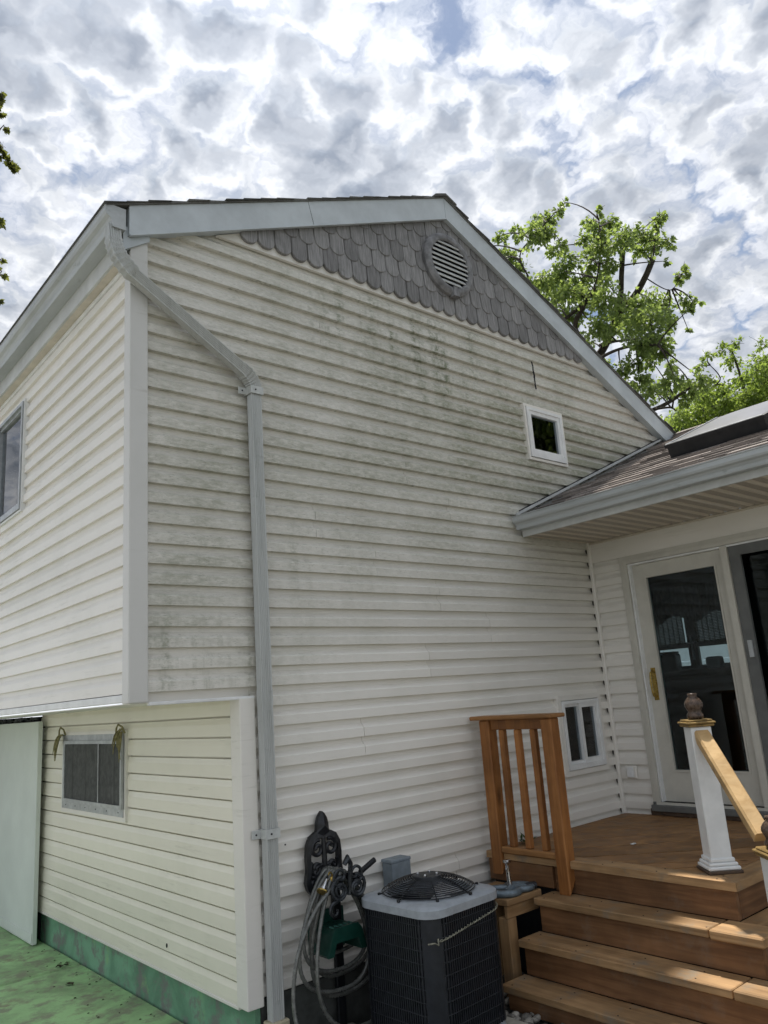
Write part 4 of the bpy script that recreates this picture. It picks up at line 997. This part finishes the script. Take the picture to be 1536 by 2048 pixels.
for c, r0, r1, a0, tn, rr in (((.040, .060), .042, .008, 1.9, -1.35, .0105), ((.052, -.028), .040, .008, .9, -1.3, .0105), ((.030, -.060), .048, .010, 2.6, -1.1, .010), ((.070, -.100), .034, .008, 1.2, 1.3, .010), ((.018, -.115), .03, .008, -.4, 1.1, .010)):
    s_ = spiral((HC[0]+c[0], HC[1]+c[1]), r0, r1, a0, tn, y=-.040)
    obj('scroll', MB().tube(s_, rr, 6), M_BLACK, plate, True); obj('scroll', MB().tube(mir(s_, HC[0]), rr, 6), M_BLACK, plate, True)
obj('centre_bar', MB().tube([(HC[0], -.040, HC[1]+.13), (HC[0], -.042, HC[1]+.02), (HC[0], -.040, HC[1]-.165)], [.010, .014, .010], 6), M_BLACK, plate, True)
SC = (1.01, -.965)                   # the saddle that carries the hose, and its front scroll
sad = MB(); sp_ = [(SC[0]+.085*math.cos(a), SC[1]-.02+.06*math.sin(a)) for a in (math.pi*i/12 for i in range(13))]
sad.prism(sp_+[(x*.9+SC[0]*.1, z-.012) for x, z in sp_[::-1]], lambda u, w, t: (u, t, w), -.215, -.04)
obj('saddle', sad, M_BLACK, hh, True)
fy = -.225; fs_ = []
for c, r0, r1, a0, tn, rr in (((.050, -.030), .058, .018, 1.75, -1.15, .0095), ((.050, -.034), .034, .010, 2.0, -1.2, .0075), ((.045, .030), .045, .010, -.9, 1.0, .008)):
    s_ = spiral((SC[0]+c[0], SC[1]+c[1]), r0, r1, a0, tn, y=fy); fs_ += [(s_, rr), (mir(s_, SC[0]), rr)]
fr_ = MB()
for s_, rr in fs_: fr_.tube(s_, rr, 7)
fr_.tube([(SC[0]-.02, fy, SC[1]+.08), (SC[0], fy-.005, SC[1]+.108), (SC[0]+.02, fy, SC[1]+.08), (SC[0], fy, SC[1]-.06)], [.012, .018, .012, .010], 8)
fr_.tube(spiral((SC[0]-.085, SC[1]-.115), .04, .008, 1.2, .9, y=fy), [.010-.004*i/26 for i in range(27)], 7)
M_IRONG = simple('worn_cast_iron', (.045, .05, .055), .30, .55, var=.4, scale=40, bump=.2)
obj('front_scroll', fr_, M_IRONG, hh, True)
obj('post', MB().cbox(1.055, 1.105, -.030, -.006, ZG-.05, -1.03, .004), M_BLACK, hh)
hg = MB().tube([(SC[0]+.07, -.215, SC[1]+.02), (SC[0]+.19, -.20, SC[1]+.062)], .010, 10)
for i in range(9):
    q = Vector((SC[0]+.09, -.2125, SC[1]+.027)).lerp(Vector((SC[0]+.19, -.20, SC[1]+.062)), i/8); hg.tube([q-Vector((.003, 0, .001)), q+Vector((.003, 0, .001))], .0135, 10)
tag(obj('hose_nozzle', hg, M_BLACK, None, True), 'black ribbed nozzle grip sticking out beside the iron scroll', 'nozzle')
nz = thing('spray_nozzle', (.90, -.17, -.985), 'metal spray nozzle with brass rim hanging on the hose hanger', 'nozzle')
obj('bell', MB().tube([(.925, -.165, -.945), (.905, -.172, -.968), (.888, -.178, -.990)], [.008, .013, .026], 14), M_STEEL, nz, True)
obj('brass_rim', MB().tube([(.8885, -.178, -.9895), (.884, -.180, -.995)], [.030, .030], 16), M_BRASS, nz)
obj('brass_knob', MB().lathe([(.001, -.015), (.012, -.012), (.015, 0), (.012, .012), (.001, .015)], (.945, -.185, -.945), 14).tube([(.945, -.185, -.93), (.938, -.185, -.915), (.930, -.183, -.912), (.925, -.18, -.925)], .0045, 8), M_BRASS, nz, True)

gh = thing('plastic_hose_hanger', (1.02, -.1, -1.30), 'dark green plastic hose hanger on the wall inside the hose coils', 'hose hanger')
obj('back_plate', MB().cbox(.905, 1.125, -.022, -.004, -1.31, -1.12, .012, 2), M_GREENP, gh)
gt = MB(); ga = [(.905, -1.285), (.935, -1.20), (.955, -1.178), (1.085, -1.178), (1.105, -1.20), (1.13, -1.285)]
gt.prism(ga+[(x*.9+1.018*.1, z-.014) for x, z in ga[::-1]], lambda u, w, t: (u, t, w), -.165, -.022)
obj('hose_tray', gt, M_GREENP, gh)
fl = MB(); gb2 = [(.900, -1.29), (.930, -1.195), (.953, -1.168), (1.087, -1.168), (1.108, -1.195), (1.135, -1.29), (1.105, -1.29), (1.085, -1.235), (.95, -1.235), (.932, -1.29)]
fl.prism(gb2, lambda u, w, t: (u, t, w), -.185, -.1655); obj('front_flange', fl, M_GREENP, gh)
for i in range(5): obj('rib', MB().cbox(.955+i*.028, .967+i*.028, -.164, -.12, -1.1775, -1.171, .002), simple('light_green_plastic', (.06, .20, .16), .4) if i == 0 else bpy.data.materials['light_green_plastic'], gh)

# garden hose: one length, looped over the saddle
M_HOSE = simple('braided_steel_hose', (.15, .155, .145), .36, .5, var=.3, scale=40)
pts = []
def lp(a_l, a_r, h, ys, yb, lean, n=64):
    for i in range(n):
        t = 2*math.pi*i/n; s = math.sin(t); w = (1-math.cos(t))/2
        a = a_l if s < 0 else a_r
        # teardrop: narrow over the saddle, wide two thirds down
        x = SC[0]-.015+lean*w+a*math.copysign(abs(s)**.85, s)*(.50+.85*w); z = SC[1]+.048-h*w
        pts.append((x, ys+(yb-ys)*w, z))
for a_l, a_r, h, ys, yb, lean in ((.115, .20, .40, -.070, -.05, .05), (.20, .17, .45, -.092, -.13, .02), (.155, .22, .49, -.114, -.08, .04), (.245, .16, .52, -.136, -.18, .0), (.185, .22, .57, -.158, -.11, .05), (.225, .20, .68, -.180, -.24, .06)): lp(a_l, a_r, h, ys, yb, lean)
pts += [(SC[0]-.02, -.195, SC[1]+.048), (.955, -.20, -.965), (.83, -.205, -1.05), (.72, -.21, -1.20), (.675, -.215, -1.36), (.672, -.24, -1.50), (.70, -.30, -1.61), (.86, -.42, -1.662), (.98, -.60, -1.665), (1.0, -.78, -1.665)]
def cr(P, per_=6):
    P = [Vector(p) for p in P]; o = []
    for i in range(len(P)-1):
        p0, p1, p2, p3 = P[max(i-1, 0)], P[i], P[i+1], P[min(i+2, len(P)-1)]
        k = max(1, int((p2-p1).length/.008))
        for j in range(k):
            t = j/k; o.append(.5*((2*p1)+(p2-p0)*t+(2*p0-5*p1+4*p2-p3)*t*t+(3*p1-p0-3*p2+p3)*t**3))
    return o+[P[-1]]
hp_ = cr(pts)
tag(obj('garden_hose', MB().tube(hp_, [.0105 if i % 2 else .0092 for i in range(len(hp_))], 8), M_HOSE, None, 'all'), 'coiled silver metal garden hose hanging from the black iron hanger', 'hose')

# ------------------------------------------------------------------ pebbles round the air conditioner
stone_me = []
for v in range(5):
    bm = bmesh.new(); bmesh.ops.create_icosphere(bm, subdivisions=2, radius=1)
    sx_, sy_, sz_ = random.uniform(.8, 1.25), random.uniform(.7, 1.0), random.uniform(.5, .75)
    k = [Vector((random.uniform(-1, 1), random.uniform(-1, 1), random.uniform(-1, 1))).normalized() for _ in range(4)]
    for w in bm.verts:
        f = 1+sum(.10*max(0, w.co.dot(q)) for q in k); w.co = Vector((w.co.x*sx_*f, w.co.y*sy_*f, w.co.z*sz_*f))*.027
    stone_me.append(meshdata('pebble', MB().bm(bm), M_STONE, 'all'))
def free_spot(x, y): return not (abs(x-ACC[0]) < .31 and abs(y-ACC[1]) < .31)
cnt = 0
spots = []
while len(spots) < 290:
    if random.random() < .55: x, y = random.uniform(.74, 1.12), random.uniform(-.72, -.03)
    else: x, y = random.uniform(1.58, 2.05), random.uniform(-1.05, -.04)
    if free_spot(x, y) and not (x < .78 and y > -.12): spots.append((x, y))
for x, y in spots:
    s = random.uniform(.55, 1.25)
    inst('pebble', random.choice(stone_me), gb, (x, y, ZG+random.uniform(-.012, .018)), (random.uniform(-.5, .5), random.uniform(-.5, .5), random.uniform(0, 6.28)), (s, s, s))
rest = MB()
for _ in range(420):
    x, y = random.uniform(.7, 2.3), random.uniform(-1.3, -.03)
    s = random.uniform(.012, .026); bm = bmesh.new(); bmesh.ops.create_icosphere(bm, subdivisions=1, radius=s)
    rest.bm(bm, Matrix.Translation((x, y, ZG-.012)) @ Matrix.Diagonal((1.1, .9, .65, 1)))
obj('pebbles', rest, M_STONE, gb, 'all', kind='stuff')

# ------------------------------------------------------------------ small things
pn = MB().cbox(.500, .535, 2.955, 4.25, ZG+.006, -.095, .004)
pn_ = obj('leaning_panel', pn, M_PANEL); tag(pn_, 'tall pale green flat panel standing under the overhang', 'panel')
obj('bottom_rail', MB().cbox(.494, .4995, 2.96, 4.24, ZG+.02, ZG+.085, .002), M_PANEL, pn_)
cb = MB()
for i in range(7):
    y = 3.02+i*.16
    cb.tube([(.51+random.uniform(-.03, .03), y+random.uniform(-.05, .05)+.05*j, -.083+random.uniform(.0, .022)) for j in range(6)], random.uniform(.007, .011), 6)
tag(obj('cord_bundle', cb, M_ACDARK, None, True), 'dark tangled cords lying on top of the pale green panel', 'cord')
def strap_bundle(y, n, lab, up_):
    m = MB()
    for i in range(n):
        a = y+random.uniform(-.05, .05); l = random.uniform(.05, .16)
        p0 = Vector((.545, a, -.205+up_*random.uniform(0, .03))); p1 = Vector((.518+random.uniform(-.012, .01), a+random.uniform(-.05, .05), -.225)); p2 = p1+Vector((random.uniform(-.015, .01), random.uniform(-.06, .06), -l))
        m.tube(arc(tuple(p0), tuple(p1+Vector((0, 0, .03))), tuple(p2), 6), [.007, .0065, .006, .0075, .006, .004, .002], 5)
    m.tube([(.545, y-.07, -.205), (.535, y-.05, -.165), (.53, y, -.15), (.535, y+.04, -.17), (.54, y+.06, -.22)], .006, 6)
    tag(obj('strap_bundle', m, M_STRAP, None, True), lab, 'straps')
strap_bundle(2.54, 6, 'dry straps hanging at the left corner of the basement window', 0)
strap_bundle(1.46, 8, 'dry straps and clips hanging at the right corner of the basement window', 1)
M_SPRIG = mk_leaf('sprig_leaf', (.05, .09, .03), (.10, .15, .05))
spg = MB()
for i in range(34):
    a = random.uniform(0, 6.28); l = random.uniform(.03, .085); e = random.uniform(.1, .9); b = Vector((2.50+random.uniform(-.04, .04), -.10+random.uniform(-.04, .04), ZD+.006))
    t = b+Vector((math.cos(a)*l, math.sin(a)*l, l*e)); s = Vector((-math.sin(a), math.cos(a), 0))*.007
    spg.add([b-s*.3, (b+t)/2+s+Vector((0, 0, .01)), t, (b+t)/2-s+Vector((0, 0, .01))], [(0, 1, 2, 3)])
tag(obj('weed_tuft', spg, M_SPRIG), 'small green weed tuft on the deck behind the balusters', 'plant')
bits = MB()
tag(obj('paper_scrap', MB().cbox(2.75, 2.785, -.70, -.68, ZD+.003, ZD+.008, .002), M_WHITEV), 'tiny white scrap lying on the deck boards', 'scrap')
M_LITT = simple('dead_leaf', (.04, .035, .02), .9, var=.4, scale=40)
for i, (x, y, lab) in enumerate(((.50, 2.28, 'dark dead leaf clump where the patio joint meets the foundation'), (.40, 1.85, 'dark dead leaf lying on the green patio'), (.10, 2.75, 'pale dry leaf at the edge of the green patio'))):
    m = MB()
    for q in range(9 if i == 0 else 3):
        c = Vector((x+random.uniform(-.035, .035)*(1 if i == 0 else .4), y+random.uniform(-.05, .05)*(1 if i == 0 else .4), ZG+.006)); a = random.uniform(0, 6.28); l = random.uniform(.014, .028)
        d_ = Vector((math.cos(a), math.sin(a), 0))*l; s = Vector((-d_.y, d_.x, 0))*.5
        m.add([c-d_, c+s+Vector((0, 0, .01)), c+d_+Vector((0, 0, .006)), c-s+Vector((0, 0, .008))], [(0, 1, 2, 3)])
    tag(obj('dead_leaf', m, M_LITT if i < 2 else M_STRAP), lab, 'leaf')

deb = MB()
for _ in range(34):
    x, y = .59-abs(random.gauss(0, .22)), random.uniform(.9, 2.9)
    l = random.uniform(.004, .011); deb.add([(x-l, y, ZG+.002), (x, y-l*.6, ZG+.004), (x+l, y+l*.3, ZG+.002), (x, y+l*.7, ZG+.006)], [(0, 1, 2, 3)])
tag(obj('debris', deb, M_LITT), kind='stuff')
# inside, seen through the door glass
M_BLACKP = simple('black_plastic_and_silhouette', (.01, .01, .011), .4)
fF = lambda u, d, z: (FX-.01-d, u, z)
va = MB(); n = 70
for i in range(n):
    a, b = wy0-.12+(wy1-wy0+.24)*i/n, wy0-.12+(wy1-wy0+.24)*(i+1)/n
    za, zb2 = (.50+.045*math.sin((q-wy0)*13) for q in (a, b)); da, db = (.09+.018*math.sin(q*70) for q in (a, b))
    va.quad(fF(a, da, za), fF(b, db, zb2), fF(b, db, .86), fF(a, da, .86))
tag(obj('valance', va, M_CURT, None, 'all'), 'dark scalloped valance above the kitchen window, seen through the door', 'valance')
for (a, b, lab) in ((.42, .82, 'woven blind in the right half of the kitchen window'), (.95, 1.38, 'woven blind in the left half of the kitchen window')):
    m = MB(); z = .235
    while z < .60: m.prism([(a, z), (b, z), (b, z+.0145), (a, z+.0145)], lambda u, v, t: fF(u, t, v), .03, .034); z += .0165
    q = a
    while q < b: m.prism([(q, .235), (q+.012, .235), (q+.012, .6), (q, .6)], lambda u, v, t: fF(u, t, v), .0345, .038); q += .06
    tag(obj('woven_blind', m, M_BLIND), lab, 'blind', 'woven blinds in the kitchen window')
cm = thing('coffee_maker', (FX-.3, 1.0, -.06), 'black coffee maker standing before the kitchen window', 'coffee maker')
obj('body', MB().cbox(FX-.36, FX-.22, .93, 1.12, -.0595, .13, .03, 3), M_BLACKP, cm, True); obj('lid', MB().cbox(FX-.37, FX-.21, .95, 1.10, .1305, .15, .008), M_BLACKP, cm)
jg = MB().cbox(FX-.45, FX-.33, .40, .55, -.0595, .06, .03, 3); tag(obj('plastic_jug', jg, M_WHITEV, None, True), 'white plastic jug on the kitchen counter behind the door glass', 'jug')
pt = MB()
for i in range(12):
    a = i*.52; pt.tube([(FX-.3, 1.27, -.055), (FX-.3+.03*math.cos(a), 1.27+.05*math.sin(a), .005), (FX-.3+.05*math.cos(a), 1.27+.10*math.sin(a), -.01)], [.006, .006, .002], 5)
tag(obj('houseplant', pt, M_BLACKP, None, True), 'small spiky houseplant silhouetted in the kitchen window', 'plant')  # plant coloured black to stand in for its backlit silhouette
cx_ = MB().cbox(FX-.05, FX-.035, .868, .892, .05, .30, .002).cbox(FX-.05, FX-.035, .82, .94, .225, .245, .002)
tag(obj('wall_cross', cx_, M_ALU), 'grey cross on the mullion of the kitchen window', 'cross')
ch = thing('hanging_ornament', (4.0, -.93, .40), 'brass cylinder hanging just inside the patio door', 'ornament')  # plain brass ornament; nothing in it gives light
obj('tube', MB().lathe([(.02, .36), (.027, .36), (.027, .62), (.02, .62)], (4.06, -.89, 0), 16), M_BRASS, ch, True)
obj('cap', MB().lathe([(.001, .62), (.022, .621), (.012, .65), (.002, .66), (.002, .958)], (4.06, -.89, 0), 12).lathe([(.001, .335), (.020, .345), (.022, .359), (.001, .3595)], (4.06, -.89, 0), 12), M_BLACKP, ch, True)
fn_ = thing('vinyl_fence', (11.4, 1.6, ZG), 'white panel fence seen through the kitchen window', 'fence')
for i in range(8):
    for j in range(9): obj('fence_block', MB().cbox(11.40, 11.44, .2+i*.62+(.31 if j % 2 else 0), .2+i*.62+.61+(.31 if j % 2 else 0), ZG+j*.30, ZG+j*.30+.294, .005), M_FENCE, fn_)

# ------------------------------------------------------------------ trees
LEAF = [(0, 0), (.16, .10), (.46, .02), (.30, .28), (.52, .50), (.26, .50), (.20, .68), (0, 1.0), (-.20, .68), (-.26, .50), (-.52, .50), (-.30, .28), (-.46, .02), (-.16, .10)]
def foliage(name, pos, out, size, mat, parent, leaf=LEAF, droop=.7, narrow=1.0):
    rng = np.random.default_rng(abs(hash(name)) % 1000 if False else len(pos))
    N = len(pos); m = len(leaf)
    T = np.array([(x*narrow, y, -.25*x*x-.12*y*y) for x, y in leaf])
    d = out+rng.normal(0, .55, (N, 3)); d[:, 2] -= droop; d /= np.linalg.norm(d, axis=1)[:, None]
    nz = rng.normal(0, .75, (N, 3)); nz[:, 2] += .9
    s = np.cross(d, nz); s /= np.linalg.norm(s, axis=1)[:, None]; nn_ = np.cross(s, d)
    sz = size*rng.uniform(.6, 1.2, N)
    V = pos[:, None, :]+sz[:, None, None]*(T[None, :, 0:1]*s[:, None, :]+T[None, :, 1:2]*d[:, None, :]+T[None, :, 2:3]*nn_[:, None, :])
    V = V.reshape(-1, 3)*S-np.array(ORG[parent.name])
    me = bpy.data.meshes.new(name); base = np.arange(N)*m
    tri = np.array([(0, i, i+1) for i in range(1, m-1)])
    F = (base[:, None, None]+tri[None]).reshape(-1, 3)
    me.vertices.add(len(V)); me.vertices.foreach_set('co', V.astype('f4').ravel())
    me.loops.add(F.size); me.loops.foreach_set('vertex_index', F.astype('i4').ravel())
    me.polygons.add(len(F)); me.polygons.foreach_set('loop_start', np.arange(0, F.size, 3, dtype='i4')); me.polygons.foreach_set('loop_total', np.full(len(F), 3, 'i4'))
    a = me.attributes.new('tint', 'FLOAT', 'POINT'); a.data.foreach_set('value', np.repeat(rng.uniform(0, 1, N), m).astype('f4'))
    me.materials.append(mat); me.update(); me.validate()
    o = bpy.data.objects.new(name, me); col.objects.link(o); o.parent = parent; return o
def tree(name, lab, base, limbs, clusters, leafsize, mat, dens, group, twig=.010, leaf=LEAF, droop=.7, narrow=1.0, upx=9.5e-3):
    t = thing(name, base, lab, 'tree', group)
    wood = MB(); allp = []
    for path, ra, rb in limbs:
        pp_ = cr(path); pp_ = pp_[::max(1, len(pp_)//24)]+[pp_[-1]]
        ra, rb = ra*.52, rb*.52
        wood.tube(pp_, [ra+(rb-ra)*i/(len(pp_)-1) for i in range(len(pp_))], 8); allp += pp_
    A = np.array([tuple(p) for p in allp]); pos = []; out = []
    for c, r in clusters:
        q = Vector(A[np.argmin(((A-np.array(c))**2).sum(1)+.15*np.maximum(0, A[:, 2]-c[2]))])
        mid = (q+c)/2+Vector((random.uniform(-.1, .1), random.uniform(-.1, .1), .10*(c-q).length))
        wood.tube(arc(tuple(q), tuple(mid), tuple(c+Vector((0, 0, r*.3))), 6), [twig*(1.4-.16*i) for i in range(7)], 5, caps=False)
        for _ in range(3):
            e = c+Vector((random.gauss(0, r*.6), random.gauss(0, r*.6), random.gauss(0, r*.6)))
            wood.tube([c, (c+e)/2+Vector((0, 0, r*.1)), e], [twig*.45, twig*.35, twig*.2], 4, caps=False)
        n_ = int(dens*(r/upx)**2)
        # sprays: a few shoots per cluster with leaves set along them
        for _ in range(max(1, n_//7)):
            dr = np.random.normal(0, 1, 3); dr /= np.linalg.norm(dr); rr = r*np.random.uniform(.25, 1.05)
            cc = np.array(c)+dr*rr*np.array((1, 1, .85))
            for _ in range(7): pos.append(cc+np.random.normal(0, r*.17, 3)); out.append(dr*.8)
    obj('trunk', wood, M_BARK, t, True)
    fo = foliage('crown', np.array(pos), np.array(out), leafsize, mat, t, leaf, droop, narrow)
    return t
D1 = 13.0; K1 = D1/FPX
def P(px, py, dd=0): return at(px, py, D1+dd)
f0 = P(1183, 728)
limbs1 = [([(f0.x+.1, f0.y, ZG-.1), (f0.x+.05, f0.y, 1.0), f0], .26, .17),
          ([f0, P(1205, 700, .1), P(1222, 665, .1), P(1238, 628, .2), P(1270, 590, .2), P(1290, 555, .2), P(1305, 520, .3)], .125, .085),
          ([P(1222, 665, .1), P(1240, 600, 0), P(1243, 550, -.1), P(1246, 496, -.1)], .085, .072),
          ([f0, P(1170, 690, -.2), P(1150, 650, -.4), P(1175, 600, -.6), P(1190, 575, -.6)], .09, .05),
          ([P(1120, 645, -.3), P(1150, 622, -.3), P(1190, 580, -.5)], .06, .03),
          ([f0, P(1215, 708, -.3), P(1250, 695, -.6), P(1285, 690, -.8), P(1315, 690, -.9)], .06, .03),
          ([P(1200, 690, 0), P(1230, 683, -.3), P(1258, 680, -.5)], .05, .025),
          ([f0, P(1230, 790, .2), P(1270, 830, .4), P(1310, 818, .6), P(1345, 800, .8), P(1385, 770, .8)], .10, .05),
          ([P(1310, 818, .6), P(1340, 815, .3), P(1352, 822, .3)], .05, .02),
          ([P(1100, 640, -.4), P(1060, 560, -.5), P(1040, 510, -.6), P(1075, 465, -.5), P(1110, 425, -.5)], .035, .012),
          ([P(1150, 650, -.4), P(1190, 570, -.2), P(1200, 500, -.2), P(1198, 440, -.2)], .035, .012),
          ([P(1290, 555, .2), P(1340, 580, .2), P(1365, 545, .2)], .02, .008)]
cl1 = [(1130, 407, 8), (1116, 420, 12), (1098, 440, 19), (1074, 440, 14), (1066, 468, 24), (1092, 470, 18), (998, 478, 16), (1012, 515, 26), (1038, 470, 17), (1034, 545, 24), (1000, 520, 20), (1108, 500, 17), (1122, 490, 12), (1140, 520, 24), (1118, 550, 28), (1085, 560, 26), (1060, 588, 28), (1100, 600, 30),
       (1140, 588, 28), (1162, 560, 24), (1075, 630, 28), (1115, 640, 28), (1150, 632, 26), (1165, 478, 14), (1178, 450, 16), (1200, 418, 9), (1198, 462, 24), (1222, 448, 18), (1205, 495, 24), (1190, 530, 22), (1216, 528, 20), (1178, 500, 15), (1240, 478, 24), (1262, 470, 18), (1292, 470, 22), (1314, 448, 18), (1320, 434, 9), (1312, 490, 20),
       (1336, 482, 13), (1285, 502, 20), (1330, 525, 8), (1180, 590, 28), (1212, 600, 30), (1205, 560, 20), (1240, 622, 26), (1272, 618, 28), (1300, 600, 22), (1328, 606, 20), (1262, 652, 32), (1300, 642, 32), (1335, 640, 22), (1368, 602, 16), (1386, 606, 11), (1380, 622, 10), (1360, 556, 13), (1374, 545, 10), (1368, 535, 8), (1376, 660, 8),
       (1222, 655, 26), (1192, 655, 24), (1172, 690, 18), (1312, 680, 26), (1282, 690, 26), (1330, 700, 20), (1342, 728, 13), (1208, 725, 13), (1244, 742, 17), (1270, 728, 18), (1300, 722, 18), (1228, 762, 20), (1252, 772, 20), (1282, 760, 20), (1298, 782, 22), (1328, 778, 24), (1350, 765, 20), (1344, 746, 16), (1262, 800, 20), (1378, 785, 24),
       (1400, 762, 22), (1365, 805, 14), (970, 500, 12), (1020, 560, 16), (1050, 620, 18), (1090, 665, 18), (1130, 690, 16)]
tree('maple_tree', 'tall maple with sawn-off dark limbs rising behind the gable roof', (f0.x, f0.y, ZG), limbs1,
     [(P(a, b, random.uniform(-.9, .9)), r*K1*1.05) for a, b, r in cl1], .062, M_LEAF, .44, 'trees around the house', .011, upx=K1)
D2 = 17.5; K2 = D2/FPX
def Q(px, py, dd=0): return at(px, py, D2+dd)
g0 = Q(1480, 900)
limbs2 = [([(g0.x, g0.y, ZG-.1), (g0.x, g0.y, 1.0), g0], .22, .14), ([g0, Q(1440, 830), Q(1400, 790), Q(1370, 770)], .08, .03), ([g0, Q(1490, 800), Q(1480, 750), Q(1465, 705)], .09, .03), ([g0, Q(1520, 800), Q(1560, 740), Q(1590, 690)], .08, .03),
          ([Q(1440, 830), Q(1390, 850), Q(1330, 855)], .05, .02), ([Q(1400, 790), Q(1440, 760), Q(1420, 730)], .04, .015)]
cl2 = [(1400, 735, 13), (1420, 715, 15), (1445, 700, 16), (1478, 688, 12), (1465, 720, 20), (1525, 690, 14), (1520, 725, 20)]
for _ in range(190):
    a, b = random.uniform(1325, 1620), random.uniform(715, 880)
    top = 865-(a-1310)*1.0 if a < 1400 else (775-(a-1400)*.35 if a < 1480 else 735-(a-1480)*.25)
    if b > top+12: cl2.append((a, b, random.uniform(15, 26)))
tree('locust_tree', 'bushy yellow-green tree behind the wing roof', (g0.x, g0.y, ZG), limbs2, [(Q(a, b, random.uniform(-1.2, 1.2)), r*K2) for a, b, r in cl2], .072, M_LEAF2, .46, 'trees around the house', .012, narrow=.75, upx=K2)
D3 = 12.0; K3 = D3/FPX
def R3(px, py, dd=0): return at(px, py, D3+dd)
h0 = R3(-190, 500)
limbs3 = [([(h0.x, h0.y, ZG-.1), (h0.x, h0.y, 2.0), h0], .2, .12), ([h0, R3(-140, 380), R3(-70, 300), R3(-5, 275)], .06, .012), ([h0, R3(-120, 470), R3(-50, 450), R3(0, 440)], .05, .010), ([h0, R3(-170, 330), R3(-120, 240), R3(-40, 215)], .06, .012), ([h0, R3(-110, 560), R3(-40, 545), R3(-4, 535)], .04, .010)]
cl3 = [(4, 196, 9), (-12, 208, 16), (8, 252, 8), (10, 318, 13), (24, 335, 9), (-8, 305, 16), (2, 290, 8), (6, 441, 8), (-14, 436, 14), (3, 520, 7), (2, 548, 8), (-15, 540, 14), (-4, 600, 6), (0, 233, 6)]
for _ in range(40): cl3.append((random.uniform(-260, -35), random.uniform(170, 620), random.uniform(16, 30)))
tree('linden_tree', 'tree whose olive twigs just reach in at the left edge of the sky', (h0.x, h0.y, ZG), limbs3, [(R3(a, b, random.uniform(-.8, .8) if a < -30 else 0), r*K3) for a, b, r in cl3], .085, M_LEAF3, .19, 'trees around the house', .009, upx=K3)
# tree across the yard that the gable windows mirror
c4 = Vector((10.6, -5.4, 4.0))
cl4 = []
for _ in range(190):
    v = Vector((random.gauss(0, 1), random.gauss(0, 1), random.gauss(0, 1))).normalized()*random.uniform(.5, 3.1)
    cl4.append((c4+v, random.uniform(.3, .5)))
tree('yard_tree', 'green yard tree mirrored in the small gable window', (c4.x, c4.y, ZG), [([(c4.x, c4.y, ZG-.1), (c4.x+.05, c4.y, .5), (c4.x, c4.y, 2.4)], .3, .2), ([(c4.x, c4.y, 2.4), (c4.x-.5, c4.y-.2, 3.6), (c4.x-.9, c4.y-.6, 5.4)], .14, .04), ([(c4.x, c4.y, 2.4), (c4.x+.5, c4.y+.3, 3.6), (c4.x+.8, c4.y+.7, 5.6)], .14, .04)], cl4, .15, M_LEAF, .032, 'trees around the house', .012, upx=K1)
